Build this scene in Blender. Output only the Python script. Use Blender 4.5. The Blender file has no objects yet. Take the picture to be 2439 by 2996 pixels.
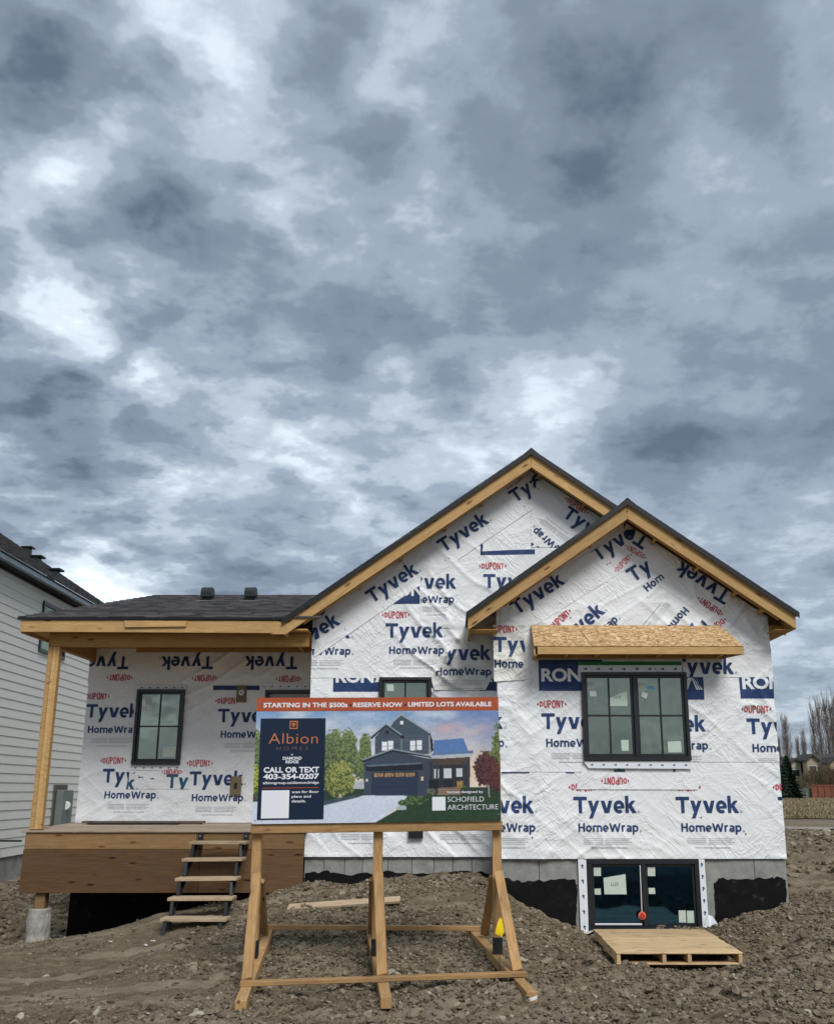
import bpy, bmesh, math, random
import numpy as np
from mathutils import Vector, Matrix, Euler
random.seed(7); rng = np.random.default_rng(11)
SC = bpy.context.scene; COL = SC.collection

# ------------------------------------------------------------------ camera
F, CX, CY, ZC = 2800.0, 1330.0, 1594.0, 1.7          # focal length / principal point of the 2439x2996 photograph
TH = math.atan(716/2800); CT, ST = math.cos(TH), math.sin(TH)
cam = bpy.data.cameras.new('camera'); camo = bpy.data.objects.new('camera', cam); COL.objects.link(camo)
camo.location = (0, 0, ZC); camo.rotation_euler = (math.pi/2+TH, 0, 0)
cam.sensor_fit = 'HORIZONTAL'; cam.sensor_width = 36; cam.lens = F/2439*36
cam.shift_x = (1219.5-CX)/2439; cam.shift_y = (CY-1498)/2439; cam.clip_end = 3000; cam.clip_start = .1
SC.camera = camo

def P(u, v, Y):
    "point of the vertical plane y=Y seen at photograph pixel (u,v)"
    a = (u-CX)/F; b = (CY-v)/F; t = Y/(CT-ST*b)
    return Vector((a*t, Y, ZC+(ST+CT*b)*t))
def DIR(u, v):
    a = (u-CX)/F; b = (CY-v)/F
    return Vector((a, CT-ST*b, ST+CT*b)).normalized()

# ------------------------------------------------------------------ world + sun + exposure
SUN_EL, SUN_AZ = math.radians(46), math.radians(158)    # from behind the camera, a little to the right
w = bpy.data.worlds.new('World'); SC.world = w; w.use_nodes = True
NT = w.node_tree; NT.nodes.clear()
def wn(t, **k):
    n = NT.nodes.new(t)
    for a, b in k.items(): setattr(n, a, b)
    return n
def wl(a, b): NT.links.new(a, b)
def wmath(op, a, b=None, c=None, clamp=False):
    n = wn('ShaderNodeMath', operation=op); n.use_clamp = clamp
    for i, q in enumerate((a, b, c)):
        if q is None: continue
        if isinstance(q, (int, float)): n.inputs[i].default_value = q
        else: wl(q, n.inputs[i])
    return n.outputs[0]
def wvec(op, a, b=None, s=None):
    n = wn('ShaderNodeVectorMath', operation=op)
    for i, q in enumerate((a, b)):
        if q is None: continue
        if isinstance(q, (tuple, Vector)): n.inputs[i].default_value = q
        else: wl(q, n.inputs[i])
    if s is not None: n.inputs['Scale'].default_value = s
    return n.outputs['Value'] if op == 'DOT_PRODUCT' else n.outputs['Vector']
def wnoise(vec, scale, detail, rough=.55, dist=0.):
    n = wn('ShaderNodeTexNoise'); n.inputs['Scale'].default_value = scale; n.inputs['Detail'].default_value = detail
    n.inputs['Roughness'].default_value = rough; n.inputs['Distortion'].default_value = dist; wl(vec, n.inputs['Vector'])
    return n
tc = wn('ShaderNodeTexCoord'); D = tc.outputs['Generated']
sx = wn('ShaderNodeSeparateXYZ'); wl(D, sx.inputs[0])
zz = wmath('ADD', wmath('MAXIMUM', sx.outputs['Z'], 0.0), .22)
cb = wn('ShaderNodeCombineXYZ')
wl(wmath('DIVIDE', sx.outputs['X'], zz), cb.inputs[0]); wl(wmath('DIVIDE', sx.outputs['Y'], zz), cb.inputs[1]); cb.inputs[2].default_value = 3.3
plane = cb.outputs[0]
warp = wnoise(plane, 2.2, 4, .6)
wd = wvec('SCALE', wvec('SUBTRACT', warp.outputs['Color'], (.5, .5, .5)), None, .13)
Dw = wvec('NORMALIZE', wvec('ADD', D, wd))
acc = 0.0
BLOB = [  # (x, y, radius in the 1736-wide sky picture, amount): bright gaps + / dark bellies -
 (400,120,62,.24),(360,20,40,.12),(120,265,42,.26),(235,245,38,.32),(100,300,45,.2),(825,130,50,.36),(785,205,40,.3),(960,40,70,.14),(700,370,60,.2),(640,330,50,.14),
 (50,640,60,.3),(150,690,60,.32),(240,755,60,.36),(350,820,60,.3),(330,560,45,.16),(450,770,50,.26),(830,790,55,.4),(1160,840,65,.3),(1430,285,60,.22),(1400,330,60,.18),
 (1670,90,60,.2),(560,860,60,.2),(640,930,70,.2),(430,960,60,.2),(540,1060,70,.24),(680,1050,60,.26),(230,1200,70,.3),(330,1240,60,.3),(120,1170,60,.14),(1010,905,50,.3),(900,900,60,.16),
 (760,990,80,.14),(1280,500,50,.1),(1560,440,70,.14),(1200,980,60,.2),(1640,1000,80,.05),(1060,790,50,.12),
 (60,110,110,-.17),(330,340,75,-.3),(250,420,60,-.2),(480,440,75,-.24),(290,590,75,-.24),(430,640,75,-.27),(560,690,70,-.24),(700,690,70,-.2),(70,480,80,-.24),(150,500,50,-.16),
 (960,560,140,-.24),(1270,220,140,-.19),(1230,380,90,-.14),(680,120,75,-.26),(870,480,90,-.12),(1330,925,55,-.26),(1420,950,50,-.22),(120,830,60,-.2),(60,900,80,-.1),(330,1100,90,-.14),
 (1100,700,110,-.14),(1600,640,150,-.12),(470,1190,90,-.22),(600,1200,80,-.18),(180,1000,90,-.12),(1560,215,50,-.16),(1500,780,140,-.04),(40,1090,80,-.14),(1030,130,80,-.08),(1500,60,60,.05),(1690,400,80,-.06),
 (420,880,40,-.2),(520,800,45,-.1),(700,830,45,-.1),(590,990,45,-.16),(760,900,50,-.08),(220,520,30,.14)]
for x, y, r, amp in BLOB:
    d0 = DIR(x*1.405, y*1.405); s2 = (r*1.405/2800)**2*1.1
    k = 1/s2
    e = wmath('EXPONENT', wmath('MULTIPLY_ADD', wvec('DOT_PRODUCT', Dw, tuple(d0)), k, -k))
    acc = wmath('MULTIPLY_ADD', e, amp*(.70 if amp > 0 else .95), acc)
n1 = wnoise(plane, 2.1, 10, .60, .1); n2 = wnoise(plane, 8.0, 8, .64, .1)
wp2 = wnoise(plane, 3.0, 5, .62); pw = wvec('ADD', plane, wvec('SCALE', wvec('SUBTRACT', wp2.outputs['Color'], (.5, .5, .5)), None, .42))
def cells(sc):
    n = wn('ShaderNodeTexVoronoi', feature='SMOOTH_F1'); n.inputs['Scale'].default_value = sc; n.inputs['Smoothness'].default_value = .35; wl(pw, n.inputs['Vector']); return n.outputs['Distance']
gap = wmath('ADD', wmath('MULTIPLY_ADD', cells(4.6), .66, -.31), wmath('MULTIPLY_ADD', cells(11.5), .34, -.155))      # dark bellies with brighter seams
cl = wmath('ADD', wmath('MULTIPLY_ADD', n1.outputs['Fac'], .95, -.055), wmath('MULTIPLY_ADD', n2.outputs['Fac'], .56, -.28))
side = wmath('MULTIPLY_ADD', wmath('MULTIPLY_ADD', sx.outputs['X'], -1.5, .45, clamp=True), .75, .30)                 # the broken part of the deck lies to the left
cl = wmath('ADD', cl, wmath('MULTIPLY', gap, side))
cl = wmath('ADD', cl, wmath('MULTIPLY', acc, .85))
cl = wmath('MULTIPLY_ADD', cl, 1.0, .02)
# near the horizon the deck thins to a paler band
hz = wmath('EXPONENT', wmath('MULTIPLY', sx.outputs['Z'], -9.0))
cl = wmath('MULTIPLY_ADD', hz, .13, cl)
ramp = wn('ShaderNodeValToRGB'); wl(cl, ramp.inputs[0]); er = ramp.color_ramp; er.interpolation = 'EASE'
er.elements[0].position = .0; er.elements[0].color = (.078, .104, .140, 1)
er.elements[1].position = 1.0; er.elements[1].color = (.70, .76, .80, 1)
for p_, c_ in ((.28, (.152, .188, .238, 1)), (.46, (.226, .272, .332, 1)), (.62, (.345, .398, .46, 1)), (.8, (.52, .585, .65, 1))):
    e_ = er.elements.new(p_); e_.color = c_
sky = wn('ShaderNodeTexSky'); sky.sky_type = 'NISHITA'; sky.sun_disc = False
sky.sun_elevation = SUN_EL; sky.sun_rotation = SUN_AZ
SKY_GAIN = 8.1
gain = wn('ShaderNodeVectorMath', operation='SCALE'); wl(ramp.outputs[0], gain.inputs[0]); gain.inputs['Scale'].default_value = SKY_GAIN
mx = wn('ShaderNodeMix', data_type='RGBA'); mx.inputs[0].default_value = .95
wl(sky.outputs[0], mx.inputs[6]); wl(gain.outputs[0], mx.inputs[7])
bg = wn('ShaderNodeBackground'); bg.inputs['Strength'].default_value = .1; wl(mx.outputs[2], bg.inputs['Color'])
wo = wn('ShaderNodeOutputWorld'); wl(bg.outputs[0], wo.inputs[0])
w.cycles.sampling_method = 'MANUAL'; w.cycles.sample_map_resolution = 512
sl = bpy.data.lights.new('sun', 'SUN'); sl.energy = 1.5; sl.angle = math.radians(24); sl.color = (1, .975, .94)
so = bpy.data.objects.new('sun', sl); COL.objects.link(so)
sd = Vector((math.sin(SUN_AZ)*math.cos(SUN_EL), math.cos(SUN_AZ)*math.cos(SUN_EL), math.sin(SUN_EL)))
so.rotation_euler = sd.to_track_quat('Z', 'Y').to_euler(); so.location = sd*60
vs = SC.view_settings; vs.view_transform = 'Standard'; vs.look = 'None'; vs.gamma = 1; vs.exposure = .95
try: vs.use_curve_mapping = False
except Exception: pass
SC.cycles.max_bounces = 6; SC.cycles.diffuse_bounces = 3; SC.cycles.glossy_bounces = 3; SC.cycles.transparent_max_bounces = 8
SC.cycles.use_denoising = True

# ------------------------------------------------------------------ materials
M = {}
class NB:
    def __init__(s, name):
        s.m = bpy.data.materials.new(name); s.m.use_nodes = True; s.t = s.m.node_tree
        s.b = s.t.nodes['Principled BSDF']; M[name] = s.m
        s.tc = s.t.nodes.new('ShaderNodeTexCoord'); s.oi = s.t.nodes.new('ShaderNodeObjectInfo')
    def n(s, t, **k):
        q = s.t.nodes.new(t)
        for a, b in k.items(): setattr(q, a, b)
        return q
    def l(s, a, b): s.t.links.new(a, b)
    def val(s, sock, q):
        if hasattr(q, 'is_output') or hasattr(q, 'links'): s.l(q, sock)
        else: sock.default_value = q
    def map(s, scale=(1,1,1), src='Object', rnd=True):
        m = s.n('ShaderNodeMapping'); m.inputs['Scale'].default_value = scale
        s.l(s.tc.outputs[src], m.inputs['Vector'])
        if rnd:
            c = s.n('ShaderNodeVectorMath', operation='SCALE'); s.l(s.oi.outputs['Random'], c.inputs['Scale']); c.inputs[0].default_value = (37, 17, 23)
            s.l(c.outputs[0], m.inputs['Location'])
        return m.outputs[0]
    def noise(s, vec, scale, detail=4, rough=.55, dist=0.):
        q = s.n('ShaderNodeTexNoise'); q.inputs['Scale'].default_value = scale; q.inputs['Detail'].default_value = detail
        q.inputs['Roughness'].default_value = rough; q.inputs['Distortion'].default_value = dist; s.l(vec, q.inputs['Vector'])
        return q.outputs['Fac']
    def vor(s, vec, scale, feature='F1', out='Distance'):
        q = s.n('ShaderNodeTexVoronoi', feature=feature); q.inputs['Scale'].default_value = scale; s.l(vec, q.inputs['Vector'])
        return q.outputs[out]
    def ramp(s, fac, stops, interp='LINEAR'):
        q = s.n('ShaderNodeValToRGB'); q.color_ramp.interpolation = interp; e = q.color_ramp.elements
        while len(e) < len(stops): e.new(.5)
        for i, (p, c) in enumerate(stops):
            e[i].position = p; e[i].color = (*c, 1) if len(c) == 3 else c
        s.l(fac, q.inputs[0]); return q.outputs[0]
    def math(s, op, a, b=0., clamp=False):
        q = s.n('ShaderNodeMath', operation=op); q.use_clamp = clamp; s.val(q.inputs[0], a); s.val(q.inputs[1], b); return q.outputs[0]
    def mix(s, f, a, b, mode='MIX'):
        q = s.n('ShaderNodeMix', data_type='RGBA', blend_type=mode)
        s.val(q.inputs[0], f)
        for i, c in ((6, a), (7, b)):
            if isinstance(c, tuple): q.inputs[i].default_value = (*c, 1) if len(c) == 3 else c
            else: s.l(c, q.inputs[i])
        return q.outputs[2]
    def bump(s, h, dist=.01, strength=1.):
        q = s.n('ShaderNodeBump'); q.inputs['Distance'].default_value = dist; q.inputs['Strength'].default_value = strength
        s.l(h, q.inputs['Height']); s.l(q.outputs[0], s.b.inputs['Normal'])
    def fin(s, col=None, rough=.7, spec=.3, metal=0.):
        if col is not None: s.val(s.b.inputs['Base Color'], (*col, 1) if isinstance(col, tuple) and len(col) == 3 else col)
        s.val(s.b.inputs['Roughness'], rough); s.b.inputs['Specular IOR Level'].default_value = spec; s.b.inputs['Metallic'].default_value = metal
        return s.m

def wood(name, c0, c1, knot=(.1,.05,.02), stain=.0, rough=.75, kn=1.0):
    q = NB(name); v = q.map((1.2, 14, 14)); g = q.noise(v, 2.2, 6, .6, 1.2)
    col = q.ramp(g, [(.3, c0), (.7, c1)])
    fine = q.noise(q.map((6, 160, 160)), 1, 2)
    col = q.mix(.35, col, q.ramp(fine, [(.3, tuple(x*.7 for x in c0)), (.7, c1)]))
    kv = q.vor(q.map((2.6, 9, 9)), 1.)
    col = q.mix(q.math('MULTIPLY', q.ramp(kv, [(.08, (1,1,1)), (.19, (0,0,0))]), kn), col, knot)
    if stain:
        sn = q.noise(q.map((1.1, 2.2, 2.2)), 2.1, 6, .7)
        col = q.mix(q.math('MULTIPLY', q.ramp(sn, [(.5, (0,0,0)), (.68, (1,1,1))]), stain), col, (.10, .075, .05))
    hue = q.n('ShaderNodeHueSaturation'); q.l(col, hue.inputs['Color'])
    q.l(q.math('MULTIPLY_ADD', q.oi.outputs['Random'], .34), hue.inputs['Value'])
    hue.inputs['Value'].links[0].from_node.inputs[2].default_value = .84
    q.bump(g, .004, .6); q.fin(hue.outputs[0], rough, .25)
wood('lumber', (.38,.22,.08), (.58,.375,.165), (.14,.06,.02), .22)
wood('lumber_beam', (.36,.19,.055), (.50,.29,.095), (.14,.06,.02), .15)
wood('stand_lumber', (.30,.165,.06), (.52,.32,.145), (.08,.04,.018), .4)
wood('pallet_wood', (.47,.32,.16), (.68,.50,.29), (.16,.09,.04), .42)
wood('tread_wood', (.33,.24,.15), (.52,.40,.27), (.10,.06,.03), .3)
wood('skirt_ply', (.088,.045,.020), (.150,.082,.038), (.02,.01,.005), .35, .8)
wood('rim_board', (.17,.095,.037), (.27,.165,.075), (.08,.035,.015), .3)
wood('deck_wood', (.30,.225,.16), (.42,.34,.26), (.1,.06,.04), .3)
wood('grey_board', (.09,.075,.065), (.17,.14,.12), (.04,.03,.03), .2)

q = NB('osb'); v = q.map((1,1,1))
a1 = q.vor(q.map((18, 60, 60)), 1, out='Color'); 
rot = q.n('ShaderNodeMapping'); q.l(q.tc.outputs['Object'], rot.inputs['Vector']); rot.inputs['Rotation'].default_value = (.5, .3, .75); rot.inputs['Scale'].default_value = (16, 55, 55)
a2 = q.vor(rot.outputs[0], 1, out='Color')
rot2 = q.n('ShaderNodeMapping'); q.l(q.tc.outputs['Object'], rot2.inputs['Vector']); rot2.inputs['Rotation'].default_value = (-.4, .6, -.6); rot2.inputs['Scale'].default_value = (18, 60, 60)
a3 = q.vor(rot2.outputs[0], 1, out='Color')
sel = q.noise(v, 14, 3)
m1 = q.mix(q.ramp(sel, [(.45, (0,0,0)), (.5, (1,1,1))]), a1, a2); m2 = q.mix(q.ramp(q.noise(q.map((1.3,1.3,1.3)), 17, 3), [(.5, (0,0,0)), (.54, (1,1,1))]), m1, a3)
bw = q.n('ShaderNodeRGBToBW'); q.l(m2, bw.inputs[0])
q.bump(bw.outputs[0], .004, .7)
q.fin(q.ramp(bw.outputs[0], [(.12, (.22,.115,.045)), (.42, (.42,.255,.115)), (.62, (.55,.37,.19)), (.85, (.72,.54,.33))]), .65, .25)

def wrapmat(name, base):
    q = NB(name); v = q.map((1,1,1), rnd=True); h = None
    for k, (ang, sc, am) in enumerate(((.65, (2.2, 1, 9), 1.), (-.8, (2.6, 1, 11), .8), (.1, (9, 1, 14), .45), (1.2, (16, 1, 26), .28))):
        mp = q.n('ShaderNodeMapping'); mp.inputs['Rotation'].default_value = (0, ang, 0); q.l(v, mp.inputs['Vector'])
        m2 = q.n('ShaderNodeMapping'); m2.inputs['Scale'].default_value = sc; q.l(mp.outputs[0], m2.inputs['Vector'])
        r_ = q.noise(m2.outputs[0], 1., 3, .5, .5); r_ = q.math('ABSOLUTE', q.math('SUBTRACT', r_, .5)); r_ = q.math('POWER', q.math('SUBTRACT', 1., q.math('MULTIPLY', r_, 3.2), True), 5.)
        msk = q.ramp(q.noise(v, 1.1+k*.6, 2), [(.42, (0,0,0)), (.62, (1,1,1))]); r_ = q.math('MULTIPLY', q.math('MULTIPLY', r_, msk), am); h = r_ if h is None else q.math('ADD', h, r_)
    h = q.math('ADD', h, q.math('MULTIPLY', q.noise(v, 45, 3, .6), .18))
    q.bump(h, .010, .7)
    d = q.noise(v, 1.3, 4)
    q.fin(q.mix(q.ramp(d, [(.35, (0,0,0)), (.75, (1,1,1))]), base, tuple(c*.93 for c in base)), .5, .35)
wrapmat('wrap', (.77,.785,.795)); wrapmat('wrap_warm', (.69,.685,.64)); 
def flat(name, col, rough=.6, spec=.3, metal=0., nz=0., sc=8., bump=0.):
    q = NB(name)
    if nz:
        g = q.noise(q.map((1,1,1)), sc, 5, .6); 
        c = q.ramp(g, [(.3, tuple(x*(1-nz) for x in col)), (.7, tuple(min(1, x*(1+nz)) for x in col))])
        if bump: q.bump(g, bump, .7)
        return q.fin(c, rough, spec, metal)
    return q.fin(col, rough, spec, metal)
flat('ink_navy', (.018,.045,.135), .55, .3, nz=.3, sc=5); flat('ink_teal', (.02,.09,.15), .55, nz=.25, sc=6)
flat('ink_red', (.46,.045,.06), .55, nz=.2, sc=20); flat('ink_grey', (.40,.43,.47), .6); flat('ink_white', (.74,.76,.78), .55)
flat('black_vinyl', (.013,.014,.018), .35, .5, nz=.2); flat('black_metal', (.012,.012,.013), .5, .4, nz=.3)
flat('flash_tape', (.70,.73,.76), .45, nz=.05, sc=20, bump=.004); flat('green_film', (.015,.16,.04), .5, nz=.15, sc=3)
flat('sticker', (.48,.56,.48), .5, nz=.08, sc=30); flat('sticker_white', (.66,.70,.68), .5); flat('sticker_blue', (.16,.42,.60), .5)
flat('label_ink', (.09,.16,.13), .6)
flat('brown_box', (.17,.13,.065), .5, nz=.1); flat('cap_red', (.42,.04,.02), .45); flat('cap_orange', (.62,.16,.10), .5); flat('white_plastic', (.62,.64,.66), .4)
q = NB('tar'); g = q.noise(q.map((1,1,1)), 6, 7, .72); g2 = q.noise(q.map((3,1,12)), 3, 4, .6)
q.bump(g2, .006, .7); q.fin(q.ramp(g, [(.3, (.004,.004,.0045)), (.6, (.009,.009,.009)), (.70, (.045,.038,.03)), (.8, (.12,.10,.078))]), .8, .1)
flat('asphalt_edge', (.018,.019,.022), .9, .2, nz=.3)
flat('vent_dark', (.010,.015,.013), .45, .4, nz=.3, sc=20); flat('drip_metal', (.007,.007,.009), .5, .4)
flat('room_wall', (.24,.26,.24), .9, nz=.2, sc=2); flat('door_grey', (.36,.34,.33), .6, nz=.06)
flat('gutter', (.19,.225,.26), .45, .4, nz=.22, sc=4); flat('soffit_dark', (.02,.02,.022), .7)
flat('meter_grey', (.13,.16,.15), .45, .4, nz=.1); flat('flag_yellow', (.85,.62,.01), .6); flat('paper', (.52,.50,.46), .7, nz=.08)
flat('tag_white', (.7,.72,.74), .5)
flat('frame_trim_far', (.55,.53,.5), .7); flat('far_dark', (.03,.03,.035), .5)

q = NB('concrete'); v = q.map((1,1,1)); g = q.noise(v, 5, 8, .7); g2 = q.noise(v, 34, 4, .7); vv = q.vor(v, 26)
c = q.ramp(g, [(.25, (.17,.17,.155)), (.55, (.27,.27,.25)), (.8, (.36,.36,.335))])
c = q.mix(q.math('MULTIPLY', q.ramp(g2, [(.55, (0,0,0)), (.68, (1,1,1))]), .45), c, (.12,.12,.11))
c = q.mix(q.ramp(vv, [(.05, (1,1,1)), (.1, (0,0,0))]), c, (.07,.07,.065))
q.bump(g2, .004, .6); q.fin(c, .85, .2)

q = NB('pier_concrete'); v = q.map((1,1,1)); g = q.noise(v, 9, 7, .7); c = q.ramp(g, [(.3, (.16,.15,.13)), (.55, (.36,.345,.31)), (.75, (.50,.48,.43))]); q.bump(g, .012, .8); q.fin(c, .85, .15)

q = NB('shingles'); b = q.n('ShaderNodeTexBrick'); q.l(q.map((1,1,1), rnd=False), b.inputs['Vector'])
b.inputs['Scale'].default_value = 1; b.inputs['Brick Width'].default_value = .17; b.inputs['Row Height'].default_value = .071
b.inputs['Mortar Size'].default_value = .004; b.inputs['Bias'].default_value = -.1; b.offset = .37
b.inputs['Color1'].default_value = (.016,.019,.024,1); b.inputs['Color2'].default_value = (.125,.120,.125,1); b.inputs['Mortar'].default_value = (.012,.012,.014,1)
g = q.noise(q.map((1,1,1), rnd=False), 120, 3, .7); g3 = q.noise(q.map((1.5,5,5), rnd=False), 2.5, 3)
c = q.mix(.25, b.outputs['Color'], q.ramp(g, [(.3, (.02,.021,.025)), (.7, (.14,.135,.14))]))
c = q.mix(.3, c, q.ramp(g3, [(.35, (.02,.024,.028)), (.65, (.12,.105,.095))]))
q.bump(g, .003, .6); q.fin(c, .9, .2)

q = NB('siding'); g = q.noise(q.map((1.5, 30, 30)), 3, 5, .6); q.bump(g, .002, .5)
q.fin(q.ramp(g, [(.3, (.63,.625,.565)), (.7, (.73,.72,.655))]), .6, .25)

for name_, tint, thru in (('glass', (.72,.80,.66,1), (.42,.54,.46,1)), ('glass_dark', (.12,.34,.62,1), (.05,.17,.32,1))):
  q = NB(name_)
  t = q.t; gl = q.n('ShaderNodeBsdfGlossy'); gl.inputs['Roughness'].default_value = .06; gl.inputs['Color'].default_value = tint
  wv = q.noise(q.map((1,1,1)), 1.8, 2); bp = q.n('ShaderNodeBump'); bp.inputs['Distance'].default_value = .02; bp.inputs['Strength'].default_value = .25; q.l(wv, bp.inputs['Height']); q.l(bp.outputs[0], gl.inputs['Normal'])
  tr = q.n('ShaderNodeBsdfTransparent'); tr.inputs['Color'].default_value = thru
  ms = q.n('ShaderNodeMixShader'); ms.inputs[0].default_value = .33 if name_ == 'glass' else .24; q.l(tr.outputs[0], ms.inputs[1]); q.l(gl.outputs[0], ms.inputs[2])
  q.l(ms.outputs[0], t.nodes['Material Output'].inputs[0])

def soilmat(name, cols, sc=1.):
    q = NB(name); v = q.map((1,1,1), src='Generated' if False else 'Object', rnd=False)
    g = q.noise(v, .9*sc, 6, .65, .6); g2 = q.noise(v, 9*sc, 8, .7); g3 = q.noise(v, 70*sc, 4, .7)
    c = q.ramp(g, [(.28, cols[0]), (.5, cols[1]), (.74, cols[2])])
    c = q.mix(.5, c, q.ramp(g2, [(.3, cols[0]), (.52, cols[1]), (.72, cols[2])]))
    c = q.mix(.35, c, q.ramp(g3, [(.35, tuple(x*.5 for x in cols[0])), (.65, cols[2])]))
    q.bump(q.math('ADD', g2, q.math('MULTIPLY', g3, .4)), .05, .9)
    return q, c
q, c = soilmat('soil', ((.045,.033,.021), (.150,.117,.077), (.34,.285,.20)))  # darkest tone deepened to paint shadows among the dirt into the colour
# tyre-flattened, drier streaks on the left forecourt
st = q.noise(q.map((.45, 2.6, 1), rnd=False), 1.1, 5, .6, .8)
c = q.mix(q.math('MULTIPLY', q.ramp(st, [(.48, (0,0,0)), (.62, (1,1,1))]), .6), c, (.34,.29,.215))
q.fin(c, .95, .1)
q = NB('clod'); geo = q.n('ShaderNodeNewGeometry'); rr = geo.outputs['Random Per Island']
c = q.ramp(rr, [(0, (.070,.052,.033)), (.3, (.142,.111,.073)), (.7, (.225,.183,.124)), (.93, (.32,.272,.195)), (.985, (.46,.41,.32))])
g = q.noise(q.map((1,1,1), rnd=False), 45, 4, .7); c = q.mix(.4, c, q.ramp(g, [(.3, (.045,.032,.02)), (.7, (.23,.19,.14))])); q.bump(g, .012, .8); q.fin(c, .95, .1)
flat('stone', (.33,.30,.245), .8, nz=.2, sc=15, bump=.01)
q, c = soilmat('track', ((.24,.20,.155), (.33,.29,.24), (.42,.385,.33)), .6); q.fin(c, .95, .1)
q = NB('field'); v = q.map((1, .35, 1), rnd=False); g = q.noise(v, .35, 5, .65); g2 = q.noise(v, 3.2, 6, .75); g3 = q.noise(v, .09, 3)
c = q.mix(.5, q.ramp(g, [(.3, (.17,.135,.06)), (.7, (.40,.33,.19))]), q.ramp(g2, [(.3, (.13,.11,.045)), (.7, (.44,.37,.22))]))
q.fin(q.mix(q.ramp(g3, [(.42, (0,0,0)), (.6, (.8,.8,.8))]), c, (.16,.17,.05)), .95, .1)
q = NB('dry_grass'); q.fin(q.ramp(q.n('ShaderNodeNewGeometry').outputs['Random Per Island'], [(0, (.12,.10,.045)), (.5, (.235,.19,.11)), (1, (.36,.30,.20))]), .9, .1)
flat('bark', (.16,.13,.11), .9, nz=.3, sc=4); flat('twig', (.19,.155,.135), .9, nz=.3, sc=1); flat('scrub', (.15,.115,.07), .9, nz=.4, sc=.6)
q = NB('needles'); q.fin(q.ramp(q.n('ShaderNodeNewGeometry').outputs['Random Per Island'], [(0, (.010,.026,.016)), (.6, (.022,.05,.028)), (1, (.045,.08,.045))]), .8, .2)
flat('fence_green', (.10,.13,.10), .8, nz=.2, sc=.7); flat('fence_red', (.155,.055,.033), .8, nz=.2, sc=.7)
flat('far_wall', (.42,.38,.33), .8, nz=.1, sc=.3); flat('far_wall_tan', (.33,.27,.21), .8, nz=.1, sc=.3); flat('far_roof', (.05,.048,.046), .9, nz=.25, sc=1)
q = NB('sign_print'); at = q.n('ShaderNodeVertexColor'); at.layer_name = 'print'; q.fin(at.outputs[0], .45, .35)
flat('sign_orange', (.37,.075,.025), .45); flat('sign_navy', (.006,.016,.038), .4); flat('sign_white', (.72,.74,.78), .5); flat('sign_copper', (.50,.17,.07), .5); flat('sign_dim', (.13,.085,.08), .5)

# ------------------------------------------------------------------ object helpers
WM = {}
def reg(o, mat=None): WM[o.name] = (mat.copy() if mat is not None else Matrix.Identity(4)); return o
def attach(o, p):
    if p is not None:
        o.parent = p; o.matrix_parent_inverse = WM[p.name].inverted()
    return o
def setp(o, label=None, cat=None, group=None, kind=None):
    if label: o['label'] = label
    if cat: o['category'] = cat
    if group: o['group'] = group
    if kind: o['kind'] = kind
    return o
def thing(name, loc, label, cat, group=None):
    o = bpy.data.objects.new(name, None); COL.objects.link(o); o.location = loc; o.empty_display_size = .2
    reg(o, Matrix.Translation(loc)); return setp(o, label, cat, group)
def newmesh(name, verts, faces, mat, smooth=False):
    me = bpy.data.meshes.new(name)
    me.from_pydata([tuple(v) for v in verts], [], [tuple(f) for f in faces]); me.materials.append(M[mat] if isinstance(mat, str) else mat)
    if smooth: me.polygons.foreach_set('use_smooth', [True]*len(me.polygons))
    me.update(); return me
def npmesh(name, V, Fq, mat, smooth=False):
    "numpy arrays -> mesh, all faces with the same corner count"
    me = bpy.data.meshes.new(name); V = np.asarray(V, np.float32); Fq = np.asarray(Fq, np.int32); k = Fq.shape[1]
    me.vertices.add(len(V)); me.vertices.foreach_set('co', V.ravel()); me.loops.add(Fq.size); me.loops.foreach_set('vertex_index', Fq.ravel())
    me.polygons.add(len(Fq)); me.polygons.foreach_set('loop_start', np.arange(len(Fq), dtype=np.int32)*k)
    me.polygons.foreach_set('loop_total', np.full(len(Fq), k, np.int32)); me.polygons.foreach_set('use_smooth', np.full(len(Fq), smooth, bool))
    me.materials.append(M[mat]); me.update(calc_edges=True); return me
def put(name, me, parent=None, mat=None):
    o = bpy.data.objects.new(name, me); COL.objects.link(o)
    if mat is not None: o.matrix_world = mat
    reg(o, mat); 
    if parent is not None:
        attach(o, parent)
        if mat is not None: o.matrix_basis = mat
    return o
def obj(name, verts, faces, mat, parent=None, smooth=False, M4=None): return put(name, newmesh(name, verts, faces, mat, smooth), parent, M4)
def cbox_vf(a, b, c, ch=.003):
    "box of half sizes a,b,c with chamfered edges"
    ch = min(ch, a*.45, b*.45, c*.45); bm = bmesh.new(); bmesh.ops.create_cube(bm, size=2)
    for v in bm.verts: v.co = Vector((v.co.x*a, v.co.y*b, v.co.z*c))
    if ch > 1e-5: bmesh.ops.bevel(bm, geom=bm.edges[:], offset=ch, segments=1, affect='EDGES', profile=.5)
    bm.verts.ensure_lookup_table(); V = [v.co.copy() for v in bm.verts]; Fc = [[v.index for v in f.verts] for f in bm.faces]; bm.free(); return V, Fc
def box(name, x0, x1, y0, y1, z0, z1, mat, parent=None, ch=.003):
    V, Fc = cbox_vf(abs(x1-x0)/2, abs(y1-y0)/2, abs(z1-z0)/2, ch)
    return obj(name, V, Fc, mat, parent, M4=Matrix.Translation(((x0+x1)/2, (y0+y1)/2, (z0+z1)/2)))
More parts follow.
